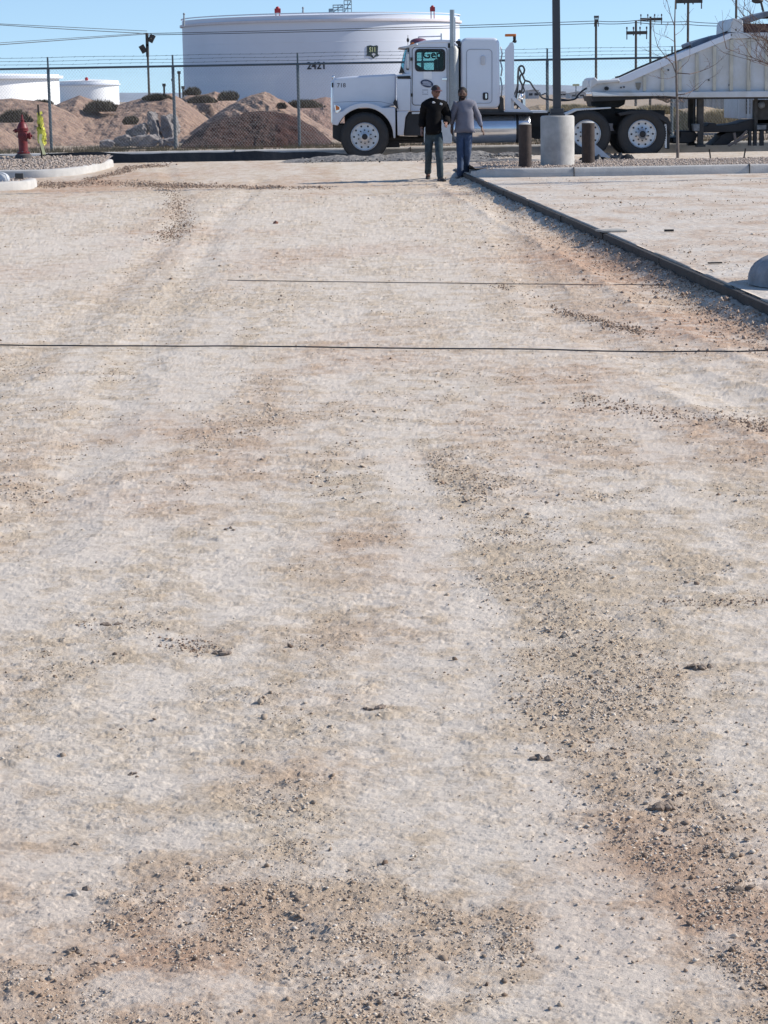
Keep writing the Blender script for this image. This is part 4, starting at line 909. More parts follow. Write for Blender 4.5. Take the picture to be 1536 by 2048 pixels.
upole(1376.5, -25, 110, 'tall utility pole whose crossarm is cut by the top of the picture', arms=[(1350,1404,3)], wpx=5)
upole(1473, -40, 100, 'utility pole rising straight above the trailer corner', arms=[(1445,1500,-28)], wpx=5)
for px, py in ((328,170),(346,160),(358,145),(366,175)):
    q = at(px, py, 210); t = thing('marker_pole', (q.x, 210, 0), {328:'shortest thin pole left of the big tank',346:'thin pole hidden close behind the second fence post',358:'tallest thin pole just left of the big tank wall',366:'small thin pole touching the foot of the big tank'}[px], 'pole'); mb = MB(); mb.tube([(q.x, 210, -1), q], .09, 6); mb.box(q, (.3, .2, .25)); obj('post', mb, WOODP, t)
WIRE = mat('overhead_wire', (.05, .055, .06), .6, .2, 1)
def wire(pts, Y, label, r=.022, sag=0):
    P = [at(x, y, Y if not isinstance(Y, (list, tuple)) else Y[i]) for i, (x, y) in enumerate(pts)]; Q = []
    for a, b in zip(P[:-1], P[1:]):
        for j in range(14):
            t = j / 14; p = a.lerp(b, t); p.z -= sag * 4 * t * (1 - t); Q.append(p)
    Q.append(P[-1]); mb = MB(); mb.tube(Q, r, 5); o = obj('overhead_wire', mb, WIRE, base=P[0]); tag(o, label, 'wire', 'overhead wires')
wire([(-200,35),(294,67),(1192,42),(1272,41),(1376,43),(1473,46),(1700,52)], [140,150,150,150,150,150,150], 'uppermost overhead wire on the left, running on to the poles at right', sag=.06)
wire([(-200,38),(294,62)], [140,150], 'wire just above the lowest ones at left, ending at the floodlight pole', r=.018)
wire([(-200,104),(294,68)], [120,150], 'lower overhead wire climbing from the left edge to the floodlight pole')
wire([(-200,99),(294,66)], [124,150], 'second of the two close wires climbing from the left edge', r=.016)
wire([(294,70),(1192,47),(1272,45),(1376,49),(1473,51),(1700,57)], 150, 'lower of the two parallel wires crossing the big tank', sag=.06)
wire([(1272,41),(1301,37)], [130,150], 'short wire between the two close poles', r=.02)

# ================================================================== HYDRANT, TAPE STAKE
hb = at(47, 307, 48.6); hy = thing('fire_hydrant', hb, 'red fire hydrant standing at the back of the left gravel island', 'fire hydrant')
hz_ = lambda py: at(47, py, 48.6).z - hb.z
mb = MB(); mb.lathe([(.135, 0), (.135, .03), (.10, .04), (.095, .10), (.10, .45), (.125, .46), (.125, .49), (.10, .5)], hb, n=20); obj('barrel', mb, REDP, hy, angle=30)
mb = MB(); mb.lathe([(.12, .5), (.12, .525), (.105, .55), (.09, .60), (.055, .645), (.03, .66)], hb, n=20); bn = obj('bonnet', mb, REDP, hy, angle=30)
mb = MB(); mb.lathe([(.03, .66), (.045, .67), (.045, .70), (.025, .71), (.022, .79), (.012, .80)], hb, n=6); obj('operating_nut', mb, REDP, bn)
for sx_, rr, zz, nm in ((1, .055, .36, 'side_nozzle'), (-1, .035, .47, 'side_nozzle')):
    mb = MB(); mb.lathe([(rr, .05), (rr, .12), (rr * 1.3, .125), (rr * 1.3, .165), (rr * .5, .17), (rr * .45, .2)], (hb.x, hb.y, hb.z + zz), 'X', 14)
    if sx_ < 0: mb.v = [(2 * hb.x - x, y, z) for x, y, z in mb.v]
    obj(nm, mb, REDP, hy)
mb = MB(); mb.lathe([(.07, -.08), (.07, -.15), (.095, -.155), (.095, -.2), (.03, -.205), (.03, -.24)], (hb.x + .02, hb.y, hb.z + .36), 'Y', 16); obj('pumper_nozzle', mb, REDP, hy)
mb = MB(); 
for k_ in range(8): a = k_ * math.pi / 4; mb.lathe([(.012, .03), (.012, .05)], (hb.x + .118 * math.cos(a), hb.y + .118 * math.sin(a), hb.z), n=6)
obj('flange_bolts', mb, STEEL, hy)
mb = MB(); mb.lathe([(.19, -.16), (.17, -.03), (.13, .0)], hb, n=14); o = obj('hydrant_collar', mb, mat('dark_collar', (.09, .08, .08), .8), hy)
sb = at(84, 311, 48.4); st = thing('tape_stake', sb, 'dark stake wrapped in bunched yellow caution tape beside the hydrant', 'stake')
tp = at(76, 209, 48.4); mb = MB(); mb.tube([sb - Vector((0, 0, .2)), sb.lerp(tp, .5), tp], .02, 6); obj('stake', mb, BOARD, st)
mb = MB(); rng = random.Random(5)
for k_ in range(26):
    t0 = rng.uniform(.28, .8); c = sb.lerp(tp, t0); wmax = .10 if t0 < .6 else .07; pts = []; a0 = rng.uniform(0, 6.28)
    for j in range(9):
        a = a0 + j * .8; pts.append(c + Vector((wmax * (math.cos(a) * rng.uniform(.4, 1) + .25), wmax * .7 * math.sin(a), .05 * math.sin(a * 1.7 + k_) + (j - 4) * .02 * rng.uniform(-1, 1))))
    for a_, b_ in zip(pts[:-1], pts[1:]):
        wv = Vector((rng.uniform(-.01, .01), 0, .028)); mb.add([a_ - wv, b_ - wv, b_ + wv, a_ + wv], [(0, 1, 2, 3)])
obj('tape_bundle', mb, YEL, st)
mb = MB(); P = [at(x, y, 48.3) for x, y in ((82, 268), (80, 280), (84, 292), (87, 303), (89, 309))]
for a_, b_ in zip(P[:-1], P[1:]): wv = Vector((.03, .01, 0)); mb.add([a_ - wv, b_ - wv, b_ + wv, a_ + wv], [(0, 1, 2, 3)])
obj('tape_tail', mb, mat('pale_yellow_tape', (.62, .62, .35), .5), st)

# ================================================================== LIGHT POLE, BOLLARDS, BARE TREES, STAKES
lb = at(1115, 328, 42.0); lb.z = .25; lt = thing('light_pole', lb, 'dark square light pole on a pale round concrete base, taller than the picture', 'light pole')
zt = at(1115, 231, 42.0).z; mb = MB(); mb.lathe([(.305, lb.z - .1), (.305, zt - .03), (.29, zt - .008), (.275, zt)], (lb.x, 42.0, 0), n=48); obj('concrete_base', mb, CONC, lt, angle=50)
zc = at(1115, 217, 42.0).z; mb = MB(); mb.bb((lb.x - .15, 41.85, zt - .01), (lb.x + .13, 42.13, zt + .035)); mb.bb((lb.x - .125, 41.875, zt + .035), (lb.x + .11, 42.11, zc)); obj('base_cover', mb, POLEM, lt, bevel=.01)
mb = MB(); mb.add([(lb.x - .075, 41.925, zc - .05), (lb.x + .065, 41.925, zc - .05), (lb.x + .065, 42.065, zc - .05), (lb.x - .075, 42.065, zc - .05), (lb.x - .10, 41.935, 7.6), (lb.x + .02, 41.935, 7.6), (lb.x + .02, 42.055, 7.6), (lb.x - .10, 42.055, 7.6)], [(0, 3, 2, 1), (4, 5, 6, 7), (0, 1, 5, 4), (1, 2, 6, 5), (2, 3, 7, 6), (3, 0, 4, 7)]); obj('pole', mb, POLEM, lt, bevel=.012)
mb = MB(); mb.box((lb.x - .04, 41.6, 7.6), (.35, .75, .12)); obj('lamp_head', mb, POLEM, lt, bevel=.03)
for px, top, bot, Y, lab in ((1050.5, 249, 332, 41.1, 'rusty brown steel bollard left of the light pole base'), (1176.5, 246, 327, 42.8, 'rusty brown steel bollard right of the light pole base')):
    b = at(px, bot, Y); tz = at(px, top, Y).z; rr = 12.8 / (F / Y); t = thing('bollard', b, lab, 'bollard', 'bollards beside the light pole')
    mb = MB(); mb.lathe([(rr, b.z - .2), (rr, tz)], (b.x, Y, 0), n=28, cap=False); obj('pipe', mb, RUST, t)
    mb = MB(); mb.lathe([(rr - .002, tz - .02), (rr - .004, tz + .004), (rr * .7, tz + .025), (rr * .2, tz + .035)], (b.x, Y, 0), n=28); obj('concrete_cap', mb, CONC, t)

def tree(name, base, label, build, m=BARK):
    t = thing(name, base, label, 'tree'); mb = MB(); build(mb); return t, mb
def branch(mb, p, d, L, r, depth, rng, up=.15):
    pts = [p]; n = 6; q = p.copy(); dd = d.normalized()
    for i in range(n):
        dd = (dd + Vector((rng.gauss(0, .10), rng.gauss(0, .10), up * .25 + rng.gauss(0, .06)))).normalized(); q = q + dd * (L / n); pts.append(q.copy())
        if depth > 0 and i >= 1 and rng.random() < .75:
            sd = (dd + Vector((rng.gauss(0, .75), rng.gauss(0, .6), rng.gauss(.1, .35)))).normalized(); branch(mb, q.copy(), sd, L * rng.uniform(.35, .6), r * .55, depth - 1, rng, up)
    mb.tube(pts, [max(r * (1 - .8 * i / n), .0022) for i in range(n + 1)], 5 if r < .01 else 7)
b = at(1355, 313, 44.2); t = thing('young_tree', b, 'thin bare young tree with a pale trunk in the right gravel island', 'tree')
TY = 44.2; tk = [at(x, y, TY) for x, y in ((1355.5,316),(1355,270),(1354.5,220),(1353,165),(1352.5,135),(1350,100),(1349,60),(1350,25),(1351,-20),(1352,-60))]
mb = MB(); mb.tube(tk, [.030,.027,.025,.022,.02,.017,.014,.011,.007,.004], 8); obj('trunk', mb, BARK, t)
mb = MB(); rng = random.Random(12)
for (x0, y0, pts, r0) in [(1353,150,[(1345,128),(1330,112),(1315,92),(1309,70),(1307,52)],.010),(1350,84,[(1338,76),(1328,70)],.007),(1350,55,[(1341,30),(1335,5),(1328,-20)],.009),(1353,146,[(1364,133),(1376,122),(1380,112)],.008),(1354,146,[(1380,148),(1400,143),(1420,135),(1432,128)],.010),(1354,152,[(1335,158),(1333,150)],.006),(1354,190,[(1370,188),(1385,182),(1396,176),(1412,160)],.011),(1354,193,[(1340,198),(1333,202),(1349,206)],.009),(1354,198,[(1368,204),(1376,192)],.008),(1353,125,[(1336,118),(1318,112),(1306,110)],.006),(1351,70,[(1362,62),(1372,50)],.006)]:
    P = [at(x0, y0, TY)] + [at(x, y, TY + rng.uniform(-.25, .25)) for x, y in pts]; mb.tube(P, [r0 * (1 - .7 * i / (len(P) - 1)) for i in range(len(P))], 5)
    for p, q in zip(P[:-1], P[1:]):
        if rng.random() < .8: branch(mb, q, (q - p) + Vector((rng.gauss(0, .3), rng.gauss(0, .2), .1)), .28, .004, 1, rng)
obj('branches', mb, TWIG, t)
# larger bare tree leaning in from the right edge
TY = 38.0; rb = at(1600, 330, TY); rb.z = .25; t = thing('bare_tree', (rb.x, TY, .15), 'wide bare reddish tree whose twigs reach in from the right edge', 'tree')
mb = MB(); mb.tube([(rb.x, TY, .1), (rb.x - .02, TY, .8), (rb.x + .03, TY, 1.6), (rb.x - .02, TY, 2.6), (rb.x, TY, 3.8)], [.07, .06, .05, .04, .015], 8); obj('trunk', mb, BARK, t)
mb = MB(); rng = random.Random(3)
for k_ in range(26):
    z = rng.uniform(1.35, 3.3); a = rng.uniform(0, 6.28); 
    if k_ < 16: a = math.pi + rng.uniform(-.7, .7)
    branch(mb, Vector((rb.x, TY, z)), Vector((math.cos(a), math.sin(a) * .7, rng.uniform(.1, .8))), rng.uniform(.8, 1.35), .012, 2, rng, .25)
obj('branches', mb, TWIG, t)
for px, y0, y1, lx, lab in ((1422, 300, 316, -3, 'left one of two small dark stakes leaning in the right gravel island'), (1487, 298, 312, 4, 'right one of two small dark stakes, leaning to the right')):
    a = at(px, y1, 44.0); q = at(px + lx, y0, 44.0); mb = MB(); mb.tube([a - Vector((0, 0, .08)), q], .014, 6); mb.sphere(q, .018, 6, 5); o = obj('stake', mb, BOARD, base=a); tag(o, lab, 'stake', 'small stakes in the gravel')

# ================================================================== TRUCK
TY0 = 50.5
P_ = lambda px, py: at(px, py, TY0)
tb = P_(730, 321.5); truck = thing('semi_truck', tb, 'white long-nosed semi truck with sleeper cab parked side-on behind the two men', 'truck')
def part(name, mb, m, parent=truck, **k): return obj(name, mb, m, parent, **k)
def part_at(name, mb, m, parent, loc, **k):
    off = Vector(loc); pw = world_of(parent); me_off = MB(); me_off.v = [(x - off.x + pw.x, y - off.y + pw.y, z - off.z + pw.z) for x, y, z in mb.v]; me_off.f = mb.f; me_off.mi = mb.mi
    o = obj(name, me_off, m, parent, **k); o.location = off - pw; return o
def arc(cx, cy, r, a0, a1, n=18): return [P_(cx + r * math.cos(R(a0 + (a1 - a0) * i / n)), cy - r * math.sin(R(a0 + (a1 - a0) * i / n))) for i in range(n + 1)]
def rrect(x0, y0, x1, y1, r, pf=None, n=5):
    pf = pf or P_; o = []
    for cx, cy, a in ((x1 - r, y0 + r, 0), (x0 + r, y0 + r, 90), (x0 + r, y1 - r, 180), (x1 - r, y1 - r, 270)):
        for i in range(n + 1): t = R(a + 90 * i / n); o.append(pf(cx + r * math.cos(t), cy - r * math.sin(t)))
    return o
# hood and fenders
hood = [P_(664,162), P_(668,157), P_(680,154.5), P_(700,152.5), P_(793,147.5), P_(792,212)] + [P_(784,212)] + arc(729, 273, 60, 62, 152, 14) + [P_(664.5,245)]
mb = MB(); mb.prism(hood, .16, 2.24); hd = part('hood', mb, WHITE, bevel=.045)
for d0, d1 in ((-.01, .5), (1.9, 2.41)):
    lip = arc(729, 273, 66, 0, 140, 22) + [P_(665,232), P_(664,249), P_(673,250)] + arc(729, 273, 57, 156, 0, 26)
    lip = [P_(790.5,214), ] + arc(729, 273, 68, 58, 132, 14) + [P_(666,222), P_(664,249), P_(674,251)] + arc(729, 273, 57.5, 157, 2, 26) + [P_(787.5,277), P_(791,276)]
    mb = MB(); mb.prism(lip, d0, d1); part('fender', mb, WHITE, bevel=.03)
mb = MB(); mb.prism([P_(668,208), P_(680,212), P_(683,219), P_(676,226), P_(671,226)], -.03, .06); hl = part('headlight', mb, CHROME, bevel=.01)
mb = MB(); mb.prism([P_(671,210), P_(679,214), P_(679,219), P_(672,221)], -.045, -.02); part('lens', mb, AMBER, hl)
mb = MB(); mb.prism([P_(661,165), P_(665,160), P_(666,246), P_(661,246)], .35, 2.05); part('grille', mb, CHROME, bevel=.01)
mb = MB(); mb.prism([P_(665,249), P_(688,249), P_(690,283), P_(681,285), P_(665,276)], .15, 2.25); part('bumper', mb, BLACK, bevel=.02)
mb = MB(); mb.tube([P_(667,159) + Vector((0, .3, 0)), P_(666,154) + Vector((0, .3, 0))], .02, 6); mb.sphere(P_(666,154) + Vector((0, .3, 0)), .035, 8, 6); part('hood_ornament', mb, CHROME, hd)
mb = MB(); mb.tube([P_(666,205) + Vector((0, .158, 0)), P_(700,203) + Vector((0, .158, 0)), P_(760,203) + Vector((0, .158, 0)), P_(790,210) + Vector((0, .158, 0))], .004, 5); part('crease', mb, MATS.get('grey_seam') or mat('grey_seam', (.25, .27, .32), .6), hd)
for hx in ((823.5, 118), (823.5, 190)):
    mb = MB(); mb.box(P_(*hx) + Vector((0, .11, 0)), (.05, .03, .07)); part('hinge', mb, GRIMY)
me = text_mesh('718', .13, INK); tx = link_mesh('number', me, hd); tx.location = P_(682.5,171) - world_of(hd) + Vector((0, .157, 0)); tx.rotation_euler = (R(90), R(0), 0)
for py_, n_ in ((166, 'latch'),): 
    mb = MB(); mb.box(P_(664.5,170) + Vector((0, .14, 0)), (.03, .03, .1)); part('latch', mb, BLACK, hd)
# chassis and engine block
mb = MB(); mb.bb(P_(688,218) + Vector((0, .62, 0)), P_(800,296) + Vector((0, 1.78, 0))); part('engine_block', mb, BLACK)
for d in (.75, 1.55):
    mb = MB(); mb.bb(P_(690,232) + Vector((0, d, 0)), P_(1338,250) + Vector((0, d + .09, 0))); part('frame_rail', mb, BLACK)
mb = MB(); mb.tube([P_(735,285) + Vector((0, .25, 0)), P_(735,285) + Vector((0, 2.1, 0))], .07, 8); mb.tube([P_(760,276) + Vector((0, .6, 0)), P_(860,280) + Vector((0, .6, 0))], .05, 8); mb.box(P_(800,281) + Vector((0, .7, 0)), (1.1, .12, .14)); part('front_axle', mb, GRIMY)
# cowl / air cleaner box and step skirt
mb = MB(); mb.prism(rrect(793.5,157,821,222,2), .02, .35); cw = part('cowl_box', mb, WHITE, bevel=.02)
mb = MB(); mb.prism([P_(791,150), P_(822,146), P_(822,155), P_(793,156)], .05, .4); part('cowl_top', mb, WHITE, bevel=.015)
mb = MB(); mb.prism([P_(794.5,152.5), P_(821,151.5), P_(821,157.5), P_(795,157)], .01, .3); part('cowl_gap', mb, BLACK)
mb = MB(); mb.prism([P_(794,222.5), P_(818,222.5), P_(811,234), P_(807,271), P_(795,271)], .0, .5); part('step_skirt', mb, WHITE, bevel=.02)
mb = MB(); mb.prism([P_(790.5,197), P_(794,203), P_(797,219), P_(792,214), P_(786,206)], -.02, .1); part('mirror_bracket', mb, BLACK)
mb = MB(); mb.prism([P_(818,224), P_(842,223), P_(842,272), P_(808,272), P_(811,236)], .1, .75); bx = part('battery_box', mb, BLACK, bevel=.02)
mb = MB(); mb.box(P_(833,226) + Vector((0, .08, 0)), (.2, .06, .04)); part('step', mb, ALU, bx)
mb = MB(); mb.prism([P_(842,224), P_(950,224), P_(950,252), P_(842,262)], .35, .8); part('underbody', mb, BLACK)
mb = MB(); mb.prism(rrect(848,240,905,288,5), .12, .7); part('step_tank', mb, ALU, bevel=.02)
# cab shell with real window openings
win = rrect(832,99.5,889,141,7); cabo = [P_(822,146), P_(823,93), P_(830,87), P_(850,83), P_(904,82), P_(915,90), P_(915,222), P_(822,222)]
for d0, d1 in ((.12, .17), (2.23, 2.28)):
    mb = MB(); mb.prism(cabo, d0, d1, holes=[list(reversed(win))]); part('cab_side', mb, WHITE, angle=30)
mb = MB(); mb.prism([P_(823,93), P_(830,86), P_(850,80.5), P_(880,79), P_(904,80), P_(916,89), P_(915,93), P_(903,85), P_(850,86), P_(833,90), P_(825,95)], .10, 2.30); rf = part('cab_roof', mb, WHITE, bevel=.03)
mb = MB(); mb.prism([P_(911,90), P_(915,90), P_(915,222), P_(911,222)], .17, 2.23); part('cab_back', mb, WHITE)
mb = MB(); mb.prism([P_(822,146), P_(911,150), P_(911,222), P_(822,222)], .18, 2.22); part('cab_interior', mb, BLACK)
mb = MB(); mb.prism([P_(799,146), P_(811.5,94), P_(815,94), P_(806,146)], .30, 2.1); part('windshield', mb, glass('blue_glass', (.35, .62, .72), .35))
for d in (.13, 2.2):
    mb = MB(); mb.prism([P_(806,147), P_(815,93), P_(824,93), P_(822.5,147)], d, d + .07); part('pillar', mb, WHITE, bevel=.01)
mb = MB(); mb.prism([P_(815,96), P_(819,96), P_(818,140), P_(813,140)], .10, .128); mb.prism([P_(798,146), P_(803,131), P_(810,146)], .10, .128); part('pillar_trim', mb, GRIMY)
mb = MB(); mb.prism([P_(797,94.5), P_(815,91), P_(834,86), P_(836,90), P_(815,95), P_(812,97)], .08, 2.3); part('sun_visor', mb, ALU, bevel=.01)
dr = rrect(824,94,895,211,7); dr2 = rrect(825.2,95.2,893.8,209.8,6)
mb = MB(); mb.prism(dr, .112, .13, holes=[list(reversed(dr2))]); door = part('door', mb, GRIMY, angle=30)
for d0 in (.135, 2.25):
    mb = MB(); mb.prism(rrect(830,97.5,891,143,8), d0 - .03, d0 + .02, holes=[list(reversed(rrect(834,101,887,139.5,7)))]); wf = part('window_frame', mb, BLACK)
    mb = MB(); mb.prism(rrect(832.5,100,888.5,140.5,7), d0, d0 + .01); part('glass', mb, glass('cyan_glass', (.60, .78, .79), .25), wf)
me = text_mesh('Gen', .25, mat('dark_green_lettering', (.02, .05, .055), .5), True); tx = link_mesh('window_lettering', me, wf); tx.location = at(864,109.5,TY0 + 2.2) - world_of(wf); tx.rotation_euler = (R(90), 0, 0)
mb = MB(); mb.prism(rrect(877,112,891,142,3), .5, 1.1); mb.prism(rrect(872,116,888,142,3), 1.4, 2.0); part('seat', mb, BLACK, bevel=.03)
mb = MB(); mb.prism([P_(833,128), P_(848,137), P_(856,142), P_(833,142)], .5, 1.9); part('dashboard', mb, BLACK)
mb = MB(); mb.prism([P_(847.5,142), P_(864,142), P_(864,158), P_(847.5,157)], .105, .121); part('door_patch', mb, mat('bright_white_patch', (.86, .87, .88), .4, .05), door)  # flat white patch on the door, just below the window
NAVY = mat('navy_emblem', (.03, .045, .10), .5, .2, 4)
def ell(cx, cy, a, b, rot, n=24): return [P_(cx + a * math.cos(t) * math.cos(R(rot)) - b * math.sin(t) * math.sin(R(rot)), cy + a * math.cos(t) * math.sin(R(rot)) + b * math.sin(t) * math.cos(R(rot))) for t in [2 * math.pi * i / n for i in range(n)]]
mb = MB(); mb.prism(ell(854,167,13,7.6,14), .105, .119); em_ = part('door_emblem', mb, NAVY, smooth=False)
mb = MB(); mb.prism(ell(854,166.5,9.3,4.4,14), .100, .107); mb.prism([P_(844,168), P_(868,172), P_(868,173.6), P_(844,169.6)], .098, .104); part('emblem_centre', mb, mat('emblem_grey', (.42, .46, .56), .5, .5, 30), em_, smooth=False)
me = text_mesh('JMC', .075, NAVY); 
mb = MB(); rng = random.Random(4)
for k_ in range(3):
    for j in range(5): 
        if rng.random() < .75: c = P_(846 + j * 2.4, 180 + k_ * 4.2); mb.box(c + Vector((0, .119, 0)), (.016, .006, .02))
bpy.data.meshes.remove(me); part('small_print', mb, mat('grey_print', (.22, .24, .30), .6), door)
mb = MB(); mb.box(P_(889,158) + Vector((0, .1, 0)), (.11, .04, .035)); part('handle', mb, CHROME, door)
# roof fittings
mb = MB(); mb.sphere(P_(838,83) + Vector((0, .5, 0)), .19, 16, 10, (1, .9, .45)); part('roof_dome', mb, mat('maroon_dome', (.18, .06, .09), .35, .3, 6), rf)
mb = MB(); mb.tube([P_(838,72.5) + Vector((0, .6, 0)), P_(884,71) + Vector((0, .6, 0))], .014, 6); mb.box(P_(884,73) + Vector((0, .6, 0)), (.03, .08, .16)); mb.tube([P_(839,82) + Vector((0, .6, 0)), P_(838,72) + Vector((0, .6, 0))], .012, 6); part('air_horn', mb, ALU, rf)
mb = MB(); mb.tube([P_(816,90) + Vector((0, .1, 0)), P_(816,70) + Vector((0, .1, 0))], .006, 5); mb.sphere(P_(816,80) + Vector((0, .1, 0)), .03, 8, 8, (1, 1, 1.6)); part('antenna', mb, BLACK, rf)
for i in range(5): 
    mb = MB(); mb.sphere(P_(826,87) + Vector((0, .35 + i * .42, .0)), .04, 8, 6, (1.4, .8, .7)); part('marker_light', mb, AMBER, rf)
mb = MB(); mb.tube([P_(816,104) + Vector((0, .02, 0)), P_(816,138) + Vector((0, .02, 0))], .012, 6); mb.bb(P_(813,108) + Vector((0, -.18, 0)), P_(817.5,136) + Vector((0, -.02, 0))); part('mirror', mb, ALU, bevel=.02)
# exhausts
for (x0, w1, w2, yt, d) in ((904.5, 4.6, 10.2, 19, .12), (914.5, 3.4, 8, 28, 2.2)):
    s_ = 91.0; b0 = P_(x0, 97) + Vector((0, d, 0)); b1 = P_(x0, yt) + Vector((0, d, 0)); cm = P_(907.5, 97) + Vector((0, d, 0)) if d < 1 else b0; cb = P_(908, 222) + Vector((0, d, 0)) if d < 1 else P_(914.5, 200) + Vector((0, d, 0))
    mb = MB(); mb.tube([b0, b1], w1 / s_, 16); ex = part('exhaust_pipe', mb, mat('dull_exhaust_steel', (.34, .36, .38), .35, .2, 3, metal=.8))
    mb = MB(); mb.tube([cb, cm + Vector((0, 0, -.02)), cm + Vector((0, 0, .06))], [w2 / s_, w2 / s_, w1 * 1.1 / s_], 20)
    mf = part('muffler', mb, mat('heat_shield_grey', (.40, .41, .40), .55, .3, 60, metal=.3), ex)
mb = MB(); mb.tube([P_(912,94) + Vector((0, .15, 0)), P_(917,88) + Vector((0, .3, 0)), P_(920,80) + Vector((0, .5, 0))], .04, 8); part('clamp', mb, CHROME)
mb = MB(); mb.box(P_(917,87) + Vector((0, .2, 0)), (.1, .14, .12)); mb.box(P_(899,91) + Vector((0, .15, 0)), (.06, .1, .1)); part('bracket', mb, BLACK)
# sleeper
mb = MB(); mb.prism([P_(922,217), P_(922,90)] + arc(935, 88, 13, 175, 95, 6) + arc(987, 87.5, 12.5, 88, 5, 7) + [P_(1000.5,209), P_(994,217)], .12, 2.28); sl = part('sleeper', mb, WHITE, bevel=.06)
mb = MB(); mb.prism([P_(916,93), P_(922,93), P_(922,216), P_(916,216)], .35, 2.1); part('cab_gap_boot', mb, BLACK)
a1 = rrect(933,98,985,207,8); a2 = rrect(934,99,984,206,7.2)
mb = MB(); mb.prism(a1, .112, .13, holes=[list(reversed(a2))]); part('door_seam', mb, mat('grey_seam', (.25, .27, .32), .6), sl, angle=30)
mb = MB(); mb.prism(rrect(962,111,971,130,4), .09, .125); part('vent', mb, mat('vent_pale', (.60, .60, .62), .5), sl, bevel=.01)
mb = MB(); mb.prism(rrect(966,185,977,200,3), .105, .125); lt_ = part('latch', mb, BLACK, sl); mb = MB(); mb.prism(rrect(971,187,974.5,197,1.5), .095, .106); part('latch_handle', mb, CHROME, lt_)
for (y0, y1) in ((93, 120), (122, 152), (154, 196)):
    mb = MB(); mb.tube([P_(1003,y0) + Vector((0, .4, 0)), P_(1006,(y0 + y1) / 2) + Vector((0, .35, 0)), P_(1004,y1) + Vector((0, .4, 0))], .016, 6); part('grab_rail', mb, ALU, sl)
mb = MB(); mb.prism([P_(958,218), P_(1000,218), P_(1000,224), P_(958,226)], .15, .6); part('sleeper_mount', mb, GRIMY)
mb = MB(); mb.prism([P_(1000,206), P_(1004,193), P_(1008,197), P_(1009,226), P_(1000,226)], .2, .9); part('rear_hose_box', mb, GRIMY)
# fuel tank
yc = 259; 
mb = MB(); a = P_(905, yc); b = P_(1064, yc - 2.5); rr = 28 / 91.
TL = b.x - a.x; mb.lathe([(.02, 0), (rr * .8, .008), (rr * .95, .03), (rr, .07), (rr, TL - .07), (rr * .95, TL - .03), (rr * .8, TL - .008), (.02, TL)], (a.x, TY0 + .12 + rr, (a.z + b.z) / 2), 'X', 40); ft = part('fuel_tank', mb, mat('polished_tank', (.72, .74, .78), .2, .06, 3, metal=.85), angle=50)
for px in (930, 1036): 
    mb = MB(); c = P_(px, yc); mb.lathe([(rr + .004, -.025), (rr + .012, -.025), (rr + .012, .025), (rr + .004, .025)], (c.x, TY0 + .12 + rr, (a.z + b.z) / 2), 'X', 40, cap=False); part('strap', mb, BLACK, ft)
mb = MB(); mb.lathe([(.05, 0), (.05, .04), (.02, .05)], P_(1048,235) + Vector((0, .3, 0)), n=12); part('filler_cap', mb, BLACK, ft)
mb = MB(); mb.prism([P_(950,224), P_(1066,225), P_(1066,229), P_(950,229)], .1, .9); part('tank_step', mb, BLACK)
# deck, cab guard, hoses
mb = MB(); mb.prism([P_(1009,222.5), P_(1097,221.5), P_(1097,226), P_(1009,227)], .3, 2.1); part('deck_plate', mb, ALU, bevel=.005)
mb = MB(); mb.prism([P_(1011,99), P_(1023,84), P_(1027,84), P_(1029,92), P_(1029,193), P_(1062,221), P_(1062,224), P_(1011,224)], .15, .22, holes=[[P_(1023,196), P_(1044,218), P_(1023,218)]]); cg = part('cab_guard', mb, WHITE, angle=30)
mb = MB(); mb.prism([P_(1024,84), P_(1029,90), P_(1029,222), P_(1024,222)], .22, 1.0); part('guard_post', mb, WHITE, cg)
mb = MB(); c = P_(1032,214) + Vector((0, .3, 0)); mb.lathe([(.04, -.04), (.07, -.04), (.07, .04), (.04, .04)], c, 'Y', 14, cap=False); part('guard_ring', mb, BLACK, cg)
mb = MB(); mb.box(P_(1022,70) + Vector((0, .2, 0)), (.24, .14, .055)); wl = part('work_light', mb, AMBER, bevel=.015); mb = MB(); mb.box(P_(1030,73) + Vector((0, .2, 0)), (.06, .1, .12)); mb.tube([P_(1027,84) + Vector((0, .2, 0)), P_(1030,78) + Vector((0, .2, 0))], .02, 6); mb.sphere(P_(1031,82) + Vector((0, .2, 0)), .04, 8, 6); part('light_bracket', mb, BLACK, wl)
HOSE = mat('black_hose', (.03, .035, .045), .45, .3, 20)
def hose(pts, r, d=.9):
    P = [P_(x, y) + Vector((0, d, 0)) for x, y in pts]; Q = []
    for i in range(len(P) - 1):
        p0 = P[max(i - 1, 0)]; p1, p2 = P[i], P[i + 1]; p3 = P[min(i + 2, len(P) - 1)]
        for j in range(6):
            t = j / 6; Q.append(.5 * ((2 * p1) + (p2 - p0) * t + (2 * p0 - 5 * p1 + 4 * p2 - p3) * t * t + (3 * p1 - p0 - 3 * p2 + p3) * t ** 3))
    Q.append(P[-1]); mb = MB(); mb.tube(Q, r, 7); return mb
